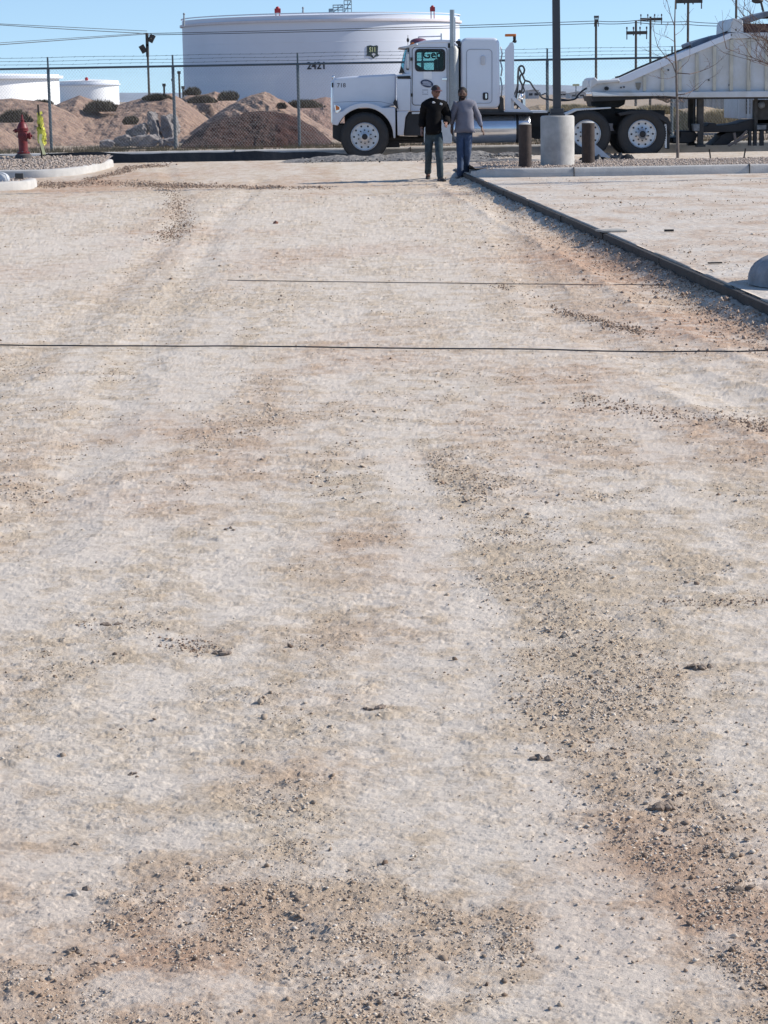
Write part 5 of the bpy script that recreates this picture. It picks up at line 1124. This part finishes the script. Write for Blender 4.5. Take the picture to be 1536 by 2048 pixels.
for i, (pts, r, d) in enumerate([
 ([(1034,212),(1040,178),(1041,150),(1043,134),(1050,131),(1054,138),(1052,146),(1046,150),(1045,160),(1050,172),(1047,190),(1049,205),(1046,222)], .022, .9),
 ([(1028,196),(1036,182),(1040,165),(1042,140),(1044,134)], .016, .8),
 ([(1044,136),(1052,152),(1056,160),(1066,164),(1074,176),(1084,188),(1092,196),(1104,199),(1120,201),(1140,201),(1158,198),(1164,190),(1178,178),(1190,175)], .020, 1.0),
 ([(1056,160),(1052,172),(1054,182),(1047,190)], .018, .95),
 ([(1086,184),(1090,190),(1098,187),(1103,192),(1108,200),(1128,198),(1150,200),(1166,194)], .013, 1.1),
 ([(1046,180),(1042,190),(1038,200),(1042,212),(1055,216)], .028, 1.0)]):
    part('air_hose', hose(pts, r, d), HOSE)
mb = MB(); mb.sphere(P_(1047,193) + Vector((0, .9, 0)), .06, 10, 8, (1, 1, 1.3)); mb.box(P_(1052,205) + Vector((0, .95, 0)), (.09, .08, .16)); mb.box(P_(1041,192) + Vector((0, .95, 0)), (.05, .06, .12)); part('air_coupling', mb, CHROME)
# rear frame gear
mb = MB(); mb.prism([P_(1120,250), P_(1338,244), P_(1338,226), P_(1300,222), P_(1230,216), P_(1100,226), P_(1066,228), P_(1066,276), P_(1078,280), P_(1120,276)], .9, 1.5); part('rear_frame', mb, BLACK)
mb = MB(); mb.prism([P_(1186,199), P_(1258,200), P_(1256,209), P_(1243,216), P_(1190,214)], .7, 1.8); mb.prism([P_(1205,212), P_(1240,212), P_(1236,226), P_(1210,226)], .8, 1.6); part('fifth_wheel', mb, BLACK, bevel=.01)
mb = MB(); mb.prism([P_(1128,228), P_(1140,223), P_(1152,217.5), P_(1222,214), P_(1222,217), P_(1154,221.5), P_(1143,227), P_(1130,232)], .0, .62); part('quarter_fender', mb, ALU, bevel=.006)
mb = MB(); mb.prism([P_(1236,226), P_(1262,221), P_(1300,220), P_(1318,226), P_(1336,235), P_(1342,247), P_(1341,270), P_(1336,262), P_(1333,247), P_(1316,236), P_(1298,228), P_(1262,228), P_(1240,232)], -.02, .62); part('rear_fender', mb, BLACK, bevel=.01)
mb = MB(); mb.prism([P_(1328,248), P_(1334,248), P_(1334,296), P_(1330,296)], .02, .1); part('flap_bracket', mb, ALU)
mb = MB(); mb.prism([P_(1335,262), P_(1341,262), P_(1339,298), P_(1336,298)], .03, .6); part('mud_flap', mb, RUBBER)
mb = MB(); mb.prism([P_(1216,247), P_(1229,247), P_(1228,254), P_(1231,262), P_(1217,263), P_(1219,254)], .3, .5); part('spring_bracket', mb, mat('pale_pink_casting', (.45, .42, .42), .6, .4, 20))
mb = MB(); mb.prism([P_(1205,262), P_(1246,262), P_(1240,268), P_(1212,268)], .4, .7); part('spring', mb, BLACK)
mb = MB(); mb.bb(P_(838,232) + Vector((0, 2.0, 0)), P_(1040,282) + Vector((0, 2.3, 0))); part('far_tank', mb, GRIMY, bevel=.05)
# wheels
RIMM = mat('aluminium_rim', (.55, .57, .60), .32, .12, 6, metal=.55)
def wheel(cx, cy, r0, steer, d=0.0, label=None):
    c = P_(cx, cy) + Vector((0, d, 0)); k_ = r0 / .525; RI = .305
    mb = MB(); mb.lathe([(RI - .005, .03), (RI, .0), (RI - .012, -.006), (RI - .022, .014), (.26, .018), (.15, .008 if steer else .02), (.10, .0), (.095, -.035 if steer else -.05), (.06, -.05 if steer else -.09), (.0, -.052 if steer else -.095)], c, 'Y', 48, cap=False)
    mb.m = 1
    for i in range(10):
        a = R(36 * i + 18); p = c + Vector((.232 * math.sin(a), .0, .232 * math.cos(a))); mb.lathe([(.021, .012), (.021, .022)], p - Vector((0, .004, 0)), 'Y', 12)
        q = c + Vector((.142 * math.sin(a + .3), 0, .142 * math.cos(a + .3))); mb.lathe([(.015, -.022), (.017, .015)], q, 'Y', 6)
    mb.lathe([(.052, -.056 if steer else -.099), (.07, -.045 if steer else -.085)], c, 'Y', 16)
    w_ = part_at('wheel', mb, [RIMM, BLACK], truck, c, angle=30); w_.data.materials[1] = BLACK
    mb = MB(); pr_ = [(RI - .004, .02), (RI + .02, -.006), (.36, -.02), (.43, -.028), (.475, -.02), (.505, .005), (.522, .03)]
    for g in range(5): y = .04 + g * .045; pr_ += [(.525, y), (.525, y + .034), (.512, y + .036), (.512, y + .043)]
    pr_ += [(.52, .265), (.49, .29), (.40, .30), (RI, .28), (RI - .004, .02)]
    mb.lathe(pr_, c, 'Y', 64, cap=False)
    for i in range(64):
        a = 2 * math.pi * i / 64; p = c + Vector((.516 * math.sin(a), .0, .516 * math.cos(a))); mb.box(p + Vector((0, .012, 0)), (.02, .03, .016), Matrix.Rotation(a, 3, 'Y'))
    obj('tyre', mb, RUBBER, w_, angle=30); return w_
wheel(729.5, 273.5, .525, True); wheel(1173.5, 268, .525, False); wheel(1284.5, 268, .525, False)
def clonepart(o, dv):
    c = o.copy(); COL.objects.link(c); c.location = o.location + Vector(dv)
    for ch in o.children: d = ch.copy(); COL.objects.link(d); d.parent = c
for o in [q for q in truck.children if q.name.startswith('wheel')]:
    steer = abs(o.location.x) < .3; clonepart(o, (0, 2.1, 0))
    if not steer: clonepart(o, (0, .33, 0))

# ================================================================== TRAILER
trl = thing('dump_trailer', P_(1420, 300), 'white ribbed belly-dump trailer with a sloping front, coupled behind the truck', 'trailer')
TB = lambda name, mb, m, parent=trl, **k: obj(name, mb, m, parent, **k)
body = [P_(1240,158.5), P_(1330,120), P_(1388,96), P_(1462,67), P_(1760,62), P_(1900,110), P_(1960,180), P_(1960,186), P_(1181,184), P_(1184,161), P_(1194,160)]
mb = MB(); mb.prism(body, .12, 2.3); bd = TB('hopper', mb, WHITE2, bevel=.01)
mb = MB(); mb.prism([P_(1238,157), P_(1330,118.5), P_(1388,94.5), P_(1461,65.5), P_(1466,69), P_(1462,77), P_(1388,107), P_(1330,132), P_(1262,162), P_(1240,166)], .04, .13); TB('sloping_rail', mb, WHITE, bd, bevel=.008)
mb = MB(); mb.prism([P_(1461,66), P_(1760,60), P_(1760,71), P_(1463,77)], .04, .13); TB('top_rail', mb, WHITE2, bd, bevel=.008)
mb = MB(); mb.prism([P_(1183,183.5), P_(1240,184.5), P_(1960,178), P_(1960,192), P_(1375,195), P_(1330,192), P_(1186,193)], .02, .16); TB('side_rail', mb, WHITE2, bevel=.012)
mb = MB(); mb.prism([P_(1184,183.8), P_(1187,183.5), P_(1238,190.2), P_(1238,191.5), P_(1186,191)], -.01, .02); TB('nose_highlight', mb, mat('pale_highlight', (.80, .82, .82), .25, .1, 3, metal=.2))  # highlight along the trailer nose, put in as a pale wedge
for px in (1290, 1326, 1361, 1395, 1430, 1464, 1499, 1535, 1572, 1610, 1650, 1690, 1730):
    yt = np.interp(px, [1262, 1330, 1388, 1462, 1760], [165, 135, 110, 79, 72]); mb = MB(); a = P_(px - 3.0, yt); b = P_(px + 3.0, 182); mb.bb((a.x, TY0 + .06, b.z), (b.x, TY0 + .13, a.z)); TB('rib', mb, RIBM, bd, bevel=.008)
mb = MB(); mb.prism([P_(1183,192), P_(1330,191.5), P_(1375,195), P_(1960,191), P_(1960,195), P_(1375,198.5), P_(1320,197), P_(1187,203)], .10, 2.2); TB('chassis_beam', mb, BLACK)
mb = MB(); mb.prism([P_(1183,158), P_(1190,154), P_(1196,161), P_(1238,158), P_(1240,163), P_(1194,168), P_(1182,176)], .0, 1.9); mb.box(P_(1183,166) + Vector((0, .5, 0)), (.09, .2, .14)); TB('gooseneck', mb, WHITE2, bevel=.02)
for (px, py, r_, nm) in ((1213.5, 177, 4.0, 'ring_port'),): 
    mb = MB(); c = P_(px, py); mb.lathe([(.025, -.02), (.043, -.02), (.043, .13), (.025, .13)], c, 'Y', 20, cap=False); TB(nm, mb, INK, bd)
mb = MB(); mb.prism([P_(1272,165.5), P_(1283,165), P_(1282,174), P_(1279,180), P_(1275,179), P_(1273,173)], .10, .125); TB('triangular_plate', mb, mat('olive_grey_plate', (.22, .21, .18), .6), bd, smooth=False)
mb = MB(); 
for (px, py) in ((1419,160),(1460,170),(1243,175),(1338,140),(1249,174)): mb.box(P_(px, py) + Vector((0, .11, 0)), (.03, .03, .03))
TB('bolt_heads', mb, INK, bd)
mb = MB(); mb.tube([P_(1235,154.5) + Vector((0, .5, 0)), P_(1243,153) + Vector((0, .5, 0)), P_(1280,136) + Vector((0, .5, 0)), P_(1330,115) + Vector((0, .5, 0)), P_(1387,91) + Vector((0, .5, 0)), P_(1462,62) + Vector((0, .5, 0))], .022, 6); TB('tarp_arm', mb, GRIMY)
mb = MB(); mb.prism([P_(1386,86), P_(1400,80), P_(1448,66.5), P_(1463,64.5), P_(1463,70), P_(1420,84), P_(1396,95), P_(1388,93)], .2, 2.0); tp_ = TB('tarp', mb, mat('blue_grey_tarp', (.16, .20, .26), .6, .45, 6, bump=.03, bscale=6), bevel=.02)
mb = MB(); mb.prism([P_(1462,64), P_(1463,45), P_(1468,36), P_(1476,38), P_(1486,40), P_(1488,66), P_(1480,67)], .05, 2.2, holes=[[P_(1471,58), P_(1474,57), P_(1474.5,62), P_(1472,62)]]); TB('corner_block', mb, WHITE2, bevel=.01)
mb = MB(); mb.prism([P_(1486,47.5), P_(1760,44), P_(1760,64), P_(1486,66)], .15, 2.1); TB('load', mb, mat('dark_red_brown_load', (.12, .06, .055), .9, .4, 6, bump=.02, bscale=20))
mb = MB(); mb.prism([P_(1484,38), P_(1500,34), P_(1534,22), P_(1620,18), P_(1620,30), P_(1540,32), P_(1496,47), P_(1486,47)], .1, 2.1, ); TB('raised_tarp', mb, mat('blue_grey_tarp', (.16, .20, .26), .6), bevel=.02)
# landing gear and undercarriage
mb = MB(); mb.bb(P_(1393,197) + Vector((0, .45, 0)), P_(1396.5,256) + Vector((0, .5, 0))); lg = TB('brace', mb, BLACK)
mb = MB(); mb.bb(P_(1400,197) + Vector((0, .3, 0)), P_(1411,292) + Vector((0, .42, 0))); mb.bb(P_(1397.6,197) + Vector((0, .32, 0)), P_(1399,258) + Vector((0, .36, 0))); mb.bb(P_(1396,290) + Vector((0, .2, 0)), P_(1414,294) + Vector((0, .5, 0))); l1 = TB('landing_leg', mb, GRIMY, bevel=.008); clonepart(l1, (0, 1.4, 0))
mb = MB(); mb.prism([P_(1388,248), P_(1402,248), P_(1402,263), P_(1390,263)], .2, .45); TB('gearbox', mb, mat('grey_casting', (.22, .23, .24), .6, .4, 12), bevel=.02)
mb = MB(); mb.prism([P_(1367,262), P_(1396,263), P_(1402,272), P_(1396,284), P_(1384,288), P_(1350,288), P_(1350,276), P_(1366,275)], .5, 1.6); TB('axle_housing', mb, BLACK, bevel=.03)
mb = MB(); mb.prism([P_(1411,253), P_(1422,252), P_(1424,247), P_(1438,246.5), P_(1440,252), P_(1452,251), P_(1480,248), P_(1506,240), P_(1560,238), P_(1560,262), P_(1500,264), P_(1411,266)], .5, 1.8); TB('gate_beam', mb, BLACK, bevel=.01)
mb = MB(); mb.prism([P_(1462,266), P_(1505,263), P_(1472,284), P_(1464,291), P_(1430,292), P_(1448,276), P_(1449,272)], .6, 1.6); TB('drop_gate', mb, BLACK, bevel=.01)
for (x0, y0, x1, y1, r_) in ((1474,266,1478,290,.03),(1462,292,1502,272,.035),(1480,283,1500,262,.03)):
    mb = MB(); mb.tube([P_(x0, y0) + Vector((0, .4, 0)), P_(x1, y1) + Vector((0, .4, 0))], r_, 6); TB('strut', mb, mat('rusty_strut', (.28, .22, .19), .8, .4, 20))
for (x0, x1) in ((1503,1508),(1513,1519),(1526,1533),(1545,1552)):
    mb = MB(); mb.bb(P_(x0, 262) + Vector((0, .35, 0)), P_(x1, 292) + Vector((0, .5, 0))); TB('gate_leg', mb, BLACK)
mb = MB(); mb.bb(P_(1515.5,196) + Vector((0, .4, 0)), P_(1521,262) + Vector((0, .5, 0))); mb.bb(P_(1523,200) + Vector((0, .5, 0)), P_(1546,247) + Vector((0, 1.2, 0))); TB('air_tank_frame', mb, GRIMY)
mb = MB(); mb.sphere(P_(1529,210) + Vector((0, .4, 0)), .08, 10, 8); mb.box(P_(1528,255) + Vector((0, .35, 0)), (.2, .1, .1)); TB('valve', mb, mat('grey_casting', (.22, .23, .24)), bevel=.01)
mb = MB(); mb.prism([P_(1310,194), P_(1341,197), P_(1346,203), P_(1340,206), P_(1330,201)], .3, .6); TB('hanging_strap', mb, mat('pale_strap', (.35, .31, .28), .8, .5, 30))
mb = MB(); mb.sphere(P_(1521,0) + Vector((0, .4, 0)), .10, 12, 8, (1.3, 1, .6)); mb.tube([P_(1528,2) + Vector((0, .4, 0)), P_(1533,22) + Vector((0, .4, 0))], .025, 6); TB('tarp_motor', mb, GRIMY)

# ================================================================== PEOPLE
def skinmesh(V, E, root=0, sub=2):
    me = bpy.data.meshes.new('sk'); me.from_pydata([v[0] for v in V], E, []); o = bpy.data.objects.new('sk', me); COL.objects.link(o)
    o.modifiers.new('s', 'SKIN').use_smooth_shade = True; 
    if not me.skin_vertices: 
        bm = bmesh.new(); bm.from_mesh(me); bm.verts.layers.skin.verify(); bm.to_mesh(me); bm.free()
    for i, sv_ in enumerate(me.skin_vertices[0].data):
        r = V[i][1]; sv_.radius = r if isinstance(r, tuple) else (r, r); sv_.use_root = (i == root)
    s_ = o.modifiers.new('d', 'SUBSURF'); s_.levels = sub; s_.render_levels = sub
    dg = bpy.context.evaluated_depsgraph_get(); dg.update(); m = bpy.data.meshes.new_from_object(o.evaluated_get(dg)); bpy.data.objects.remove(o); bpy.data.meshes.remove(me); return m
def mesh_to_mb(mb, me, mi=0):
    mb.m = mi; mb.add([v.co[:] for v in me.vertices], [list(p.vertices) for p in me.polygons]); mb.m = 0; bpy.data.meshes.remove(me)
SKINA = mat('tanned_skin', (.20, .10, .075), .55, .15, 20); SKINB = mat('brown_skin', (.13, .068, .048), .55, .15, 20)
def head(c, w=.155, d=.19, h=.235, yaw=0, tilt=0):
    n, m_ = 40, 32; vs = []; fs = []; 
    for i in range(m_ + 1):
        ph = math.pi * i / m_
        for j in range(n):
            t = 2 * math.pi * j / n; x, y, z = math.sin(ph) * math.sin(t), -math.sin(ph) * math.cos(t), math.cos(ph)
            sx = 1 - .22 * max(0, -z) ** 1.2; X, Y, Z = x * w / 2 * sx, y * d / 2 * (1 - .12 * max(0, -z)), z * h / 2
            g = lambda a, b, s1, s2: math.exp(-(x - a) ** 2 / s1 - (z - b) ** 2 / s2) if y < 0 else 0
            Y -= .024 * g(0, -.16, .018, .03) + .012 * g(0, .02, .01, .04) + .009 * g(0, -.72, .04, .02) + .006 * g(0, -.47, .05, .006)
            Y += .010 * (g(.36, .03, .03, .012) + g(-.36, .03, .03, .012)) + .005 * g(0, -.56, .06, .002); Y -= .006 * (g(.3, .2, .09, .01) + g(-.3, .2, .09, .01))
            vs.append(Vector((X, Y, Z)))
    for i in range(m_):
        for j in range(n): fs.append((i * n + j, (i + 1) * n + j, (i + 1) * n + (j + 1) % n, i * n + (j + 1) % n))
    for s_ in (-1, 1):
        o = len(vs)
        for i in range(7):
            for j in range(8):
                ph = math.pi * i / 6; t = 2 * math.pi * j / 8; vs.append(Vector((s_ * (w / 2 * .98 + .012 * math.sin(ph) * math.cos(t)), .008 + .018 * math.sin(ph) * math.sin(t), -.005 + .033 * math.cos(ph))))
        for i in range(6):
            for j in range(8): fs.append((o + i * 8 + j, o + (i + 1) * 8 + j, o + (i + 1) * 8 + (j + 1) % 8, o + i * 8 + (j + 1) % 8))
    M = Matrix.Rotation(yaw, 3, 'Z') @ Matrix.Rotation(tilt, 3, 'X')
    return [M @ v + c for v in vs], fs, M
def hand(mb, wrist, d, palm_n, side):
    """d: direction of the forearm; side: direction in which the thumb leaves"""
    d = d.normalized(); side = (side - d * side.dot(d)).normalized(); nn = d.cross(side); 
    p0, p1 = wrist, wrist + d * .095; vs = []
    for t, wd, th in ((-.02, .027, .021), (.1, .032, .017), (.5, .041, .016), (.9, .042, .013), (1, .038, .011)):
        c = p0.lerp(p1, t)
        for j in range(10): a = 2 * math.pi * j / 10; vs.append(c + side * wd * math.cos(a) + nn * th * math.sin(a))
    mb.add(vs, [(i * 10 + j, i * 10 + (j + 1) % 10, (i + 1) * 10 + (j + 1) % 10, (i + 1) * 10 + j) for i in range(4) for j in range(10)] + [tuple(range(9, -1, -1)), tuple(range(40, 50))])
    for k_, (off, L) in enumerate(((.030, .068), (.010, .077), (-.010, .072), (-.029, .057))):
        q = p1 + side * off - d * .012; pts = [q]; dd = d.copy()
        for s_, b in ((.45, .25), (.3, .45), (.25, .4)):
            dd = (dd + palm_n * b).normalized(); pts.append(pts[-1] + dd * L * s_)
        mb.tube(pts, [.0098, .009, .008, .006], 7)
    q = p0 + d * .03 + side * .030; dd = (d * .75 + side * .7 + palm_n * .2).normalized(); pts = [q - side * .01, q + dd * .03, q + dd * .03 + (dd + d * .7).normalized() * .03, q + dd * .03 + (dd + d).normalized() * .055]; mb.tube(pts, [.014, .012, .010, .007], 7)
def person(label, cx, base, Y, J, SK, top_m, jean_m, shoe_m, mats):
    b = at(cx, base, Y); b.z = 0.0; s_ = F / Y; root = thing('person', b, label, 'person', None)
    g = lambda px, py, dy=0: Vector(((px - cx) / s_ + b.x, Y + dy, (base - py) / s_ + b.z))
    j = {k: g(*v) for k, v in J.items()}
    sk = [(j['pelvis'], (.09, .06)), (j['waist'], (.11, .07)), (j['chest'], (.13, .10)), (j['upper'], (.10, .08)), (j['neck'], .052), (j['head'], .062),
          (j['hipl'], .06), (j['kneel'], .048), (j['anklel'], .036), (j['hipr'], .06), (j['kneer'], .048), (j['ankler'], .036),
          (j['shl'], .055), (j['ell'], .042), (j['wrl'], .027), (j['shr'], .055), (j['elr'], .042), (j['wrr'], .027)]
    E = [(0, 1), (1, 2), (2, 3), (3, 4), (4, 5), (0, 6), (6, 7), (7, 8), (0, 9), (9, 10), (10, 11), (3, 12), (12, 13), (13, 14), (3, 15), (15, 16), (16, 17)]
    mb = MB(); mesh_to_mb(mb, skinmesh(sk, E)); hc = j['head'] + Vector((0, -.015, .085)); hv, hf, HM = head(hc, yaw=J_yaw[0], tilt=.08); mb.add(hv, hf)
    hand(mb, j['wrl'], j['wrl'] - j['ell'], Vector((.5, -.2, 0)), Vector((.3, -1, 0))); hand(mb, j['wrr'], j['wrr'] - j['elr'], Vector((-.5, -.2, 0)), Vector((-.3, -1, 0)))
    for k in 'lr':
        a = j['ankle' + k]; mb.tube([a, a - Vector((0, 0, .05)), a + Vector((0, -.08, -.065))], [.04, .04, .03], 8)
    body = obj('body', mb, SK, root, angle=180)
    tw = J_top
    top = [(j['pelvis'] + Vector((0, 0, tw['hem'])), tw['hr']), (j['waist'], tw['wr']), (j['chest'], tw['cr']), (j['upper'], tw['ur']), (j['neck'] + Vector((0, 0, tw.get('col', -.02))), tw['nr']),
           (j['shl'], tw['sr']), (j['ell'], tw['er']), (j['wrl'].lerp(j['ell'], .05), tw['cuff']), (j['shr'], tw['sr']), (j['elr'], tw['er']), (j['wrr'].lerp(j['elr'], .05), tw['cuff'])]
    mb = MB(); mesh_to_mb(mb, skinmesh(top, [(0, 1), (1, 2), (2, 3), (3, 4), (3, 5), (5, 6), (6, 7), (3, 8), (8, 9), (9, 10)], 1)); tp = obj(mats['topname'], mb, top_m, root, angle=180)
    tex = bpy.data.textures.new('folds', 'CLOUDS'); tex.noise_scale = .10; dm = tp.modifiers.new('folds', 'DISPLACE'); dm.texture = tex; dm.strength = .04; dm.texture_coords = 'GLOBAL'
    jn = [(j['pelvis'] + Vector((0, 0, .05)), (.155, .115)), (j['pelvis'] + Vector((0, 0, -.04)), (.155, .12)), (j['hipl'] + Vector((0, 0, -.06)), (.092, .098)), (j['kneel'], .072), (j['kneel'].lerp(j['anklel'], .5), .066), (j['anklel'] + Vector((0, -.01, -.045)), (.064, .074)),
          (j['hipr'] + Vector((0, 0, -.06)), (.092, .098)), (j['kneer'], .072), (j['kneer'].lerp(j['ankler'], .5), .066), (j['ankler'] + Vector((0, -.01, -.045)), (.064, .074))]
    mb = MB(); mesh_to_mb(mb, skinmesh(jn, [(0, 1), (1, 2), (2, 3), (3, 4), (4, 5), (1, 6), (6, 7), (7, 8), (8, 9)], 0)); jo = obj('jeans', mb, jean_m, root, angle=180); dm = jo.modifiers.new('folds', 'DISPLACE'); dm.texture = tex; dm.strength = .022; dm.texture_coords = 'GLOBAL'
    for k, dx in (('l', J_toe[0]), ('r', J_toe[1])):
        a = j['ankle' + k]; z0 = max(a.z - .085, b.z); mb = MB(); dr_ = Vector((dx, -1, 0)).normalized(); sd = Vector((-dr_.y, dr_.x, 0)); vs = []
        for (t, w_, h) in ((-.085, .028, .05), (-.06, .038, .085), (0, .042, .095), (.06, .044, .07), (.12, .048, .055), (.165, .042, .045), (.19, .026, .03)):
            c = Vector((a.x, a.y, max(b.z + .002, z0 - (t + .085) * .45 * (z0 > b.z + .03)))) + dr_ * t
            for (u, v) in ((-1, 0), (-1.05, .35), (-.75, .85), (0, 1), (.75, .85), (1.05, .35), (1, 0)): vs.append(c + sd * w_ * u + Vector((0, 0, h * v)))
        mb.add(vs, [(i * 7 + q, i * 7 + (q + 1) % 7, (i + 1) * 7 + (q + 1) % 7, (i + 1) * 7 + q) for i in range(6) for q in range(7)] + [tuple(range(6, -1, -1)), tuple(42 + q for q in range(7))]); obj('shoe', mb, shoe_m, root, angle=50)
    for e_ in (-1, 1):
        mb = MB(); mb.sphere(hc + HM @ Vector((e_ * .03, -.083, .004)), .0115, 8, 6, (1.2, .6, .7)); obj('eye', mb, mat('eye_dark', (.03, .025, .02), .2), root)
    mb = MB(); mb.sphere(hc + HM @ Vector((0, -.094, -.062)), .022, 10, 5, (1.1, .3, .25)); obj('mouth', mb, mat('lip', (.20, .08, .07), .5), root)
    return root, hc, HM, g, tp
J_yaw = [0]; J_toe = (0, .1)
JACK = mat('black_jacket_cloth', (.010, .0095, .0105), .9, .35, 9, spec=.12); JEANA = mat('faded_green_grey_denim', (.06, .085, .10), .9, .5, 8, spec=.2); JEANB = mat('blue_denim', (.065, .10, .18), .9, .45, 7); SHIRT = mat('grey_shirt_cloth', (.19, .19, .235), .85, .2, 6); SHOE = mat('dark_boot_leather', (.03, .025, .022), .6, .3, 20); SHOEB = mat('grey_brown_shoe', (.10, .09, .085), .7, .3, 20)
J_top = dict(hem=-.06, hr=(.215, .16), wr=(.215, .165), cr=(.20, .15), ur=(.125, .11), nr=(.088, .095), sr=.098, er=.088, cuff=.062, col=.015)
J_yaw[0] = .45; J_toe = (-.05, .45)
rt, hc, HM, g, tp = person('man on the left of the walking pair, in black jacket and dark cap', 868, 359.5, 43.4,
    dict(pelvis=(868,263), waist=(867,246), chest=(869,223), upper=(871,206), neck=(873,200), head=(874,195), hipl=(859,266,.02), kneel=(858,305,-.02), anklel=(857,342,.34), hipr=(878,266,-.02), kneer=(878,307,-.27), ankler=(880,351,-.3),
         shl=(853,211.5), ell=(847,236,.07), wrl=(845,257,-.04), shr=(889,212), elr=(896,234,.06), wrr=(893,247,-.24)), SKINA, JACK, JEANA, SHOE, dict(topname='jacket'))
mb = MB(); vs = []; n = 24
for i in range(9):
    ph = math.pi / 2 * i / 8
    for q in range(n): t = 2 * math.pi * q / n; vs.append(hc + HM @ Vector((.086 * math.sin(ph) * math.cos(t), .104 * math.sin(ph) * math.sin(t) + .006, .035 + .095 * math.cos(ph))))
mb.add(vs, [(i * n + q, (i + 1) * n + q, (i + 1) * n + (q + 1) % n, i * n + (q + 1) % n) for i in range(8) for q in range(n)] + [tuple(8 * n + q for q in range(n))])
cp = obj('cap', mb, mat('black_cap_cloth', (.03, .025, .028), .8), rt, angle=60)
mb = MB(); vs = []
for i in range(9):
    a = R(-70 + i * 17.5); 
    for rr, zz in ((.085, .045), (.155 - .03 * abs(math.sin(a)), .028)): vs.append(hc + HM @ Vector((rr * math.sin(a) * .85, -rr * math.cos(a) - .01, zz)))
mb.add(vs, [(2 * i, 2 * i + 1, 2 * i + 3, 2 * i + 2) for i in range(8)]); bo = obj('cap_bill', mb, mat('maroon_cap_cloth', (.10, .035, .04), .8), cp); bo.modifiers.new('t', 'SOLIDIFY').thickness = .006
mb = MB(); mb.box(hc + HM @ Vector((0, -.088, .075)), (.05, .01, .04), HM); obj('cap_patch', mb, mat('maroon_cap_cloth', (.10, .035, .04)), cp)
for (x, y, a, w_) in ((869, 206.5, .5, .055), (883.5, 209.5, .35, .05)):
    dg_ = bpy.context.evaluated_depsgraph_get(); dg_.update(); te = tp.evaluated_get(dg_); q_ = g(x, y, -1) - world_of(tp); hit, loc, nrm, _x = te.ray_cast(q_, Vector((0, 1, 0)))
    mb = MB(); mb.box((loc + world_of(tp) if hit else g(x, y, -.2)), (w_, .016, .04), Matrix.Rotation(a, 3, 'Y')); obj('white_mark', mb, mat('white_print', (.7, .7, .7), .7), tp, bevel=.008)
J_top = dict(hem=-.03, hr=(.175, .15), wr=(.195, .175), cr=(.185, .15), ur=(.142, .12), nr=(.078, .08), sr=.090, er=.066, cuff=.040)
J_yaw[0] = -.1; J_toe = (-.25, .15)
rt, hc, HM, g, tp = person('bearded man in grey long-sleeved shirt and blue jeans, right of the pair', 928, 360, 43.5,
    dict(pelvis=(930,263), waist=(930,247), chest=(932,224), upper=(930,209), neck=(928,204), head=(927,200.5), hipl=(922,266,.02), kneel=(921,307,-.08), anklel=(920,349,-.10), hipr=(938,266,.0), kneer=(935,306,-.08), ankler=(931,346,.22),
         shl=(915.5,212), ell=(907,234,.03), wrl=(905,254,.06), shr=(946,212), elr=(956,235,.05), wrr=(964,257,.0)), SKINB, SHIRT, JEANB, SHOEB, dict(topname='shirt'))
HAIR = mat('black_hair', (.015, .012, .011), .8, .4, 30)
def shell(zlo, zhi, front, name, grow, root, m=HAIR):
    mb = MB(); vs = []; n = 28; k = 9
    for i in range(k + 1):
        z = zlo + (zhi - zlo) * i / k; rr = math.sqrt(max(1 - (z / .1175) ** 2, .0)); sx = 1 - .2 * max(0, -z / .1175)
        for q in range(n):
            t = 2 * math.pi * q / n; y = math.sin(t); r2 = rr * grow; 
            if front and y < 0: pass
            vs.append(hc + HM @ Vector((.0775 * r2 * math.cos(t) * sx, .095 * r2 * y + (.010 if not front and y < 0 else 0), z)))
    mb.add(vs, [(i * n + q, i * n + (q + 1) % n, (i + 1) * n + (q + 1) % n, (i + 1) * n + q) for i in range(k) for q in range(n) if not (front and math.sin(2 * math.pi * (q + .5) / n) > .25)] )
    return obj(name, mb, m, root, angle=80)
shell(.035, .1165, False, 'hair', 1.10, rt); mb = MB(); mb.sphere(hc + HM @ Vector((0, .016, .036)), .094, 18, 12, (.94, 1.02, 1.0)); obj('hair', mb, HAIR, rt, angle=80)
shell(-.114, -.035, True, 'beard', 1.09, rt)

# ------------------------------------------------------------------ render settings
scene.render.engine = 'CYCLES'
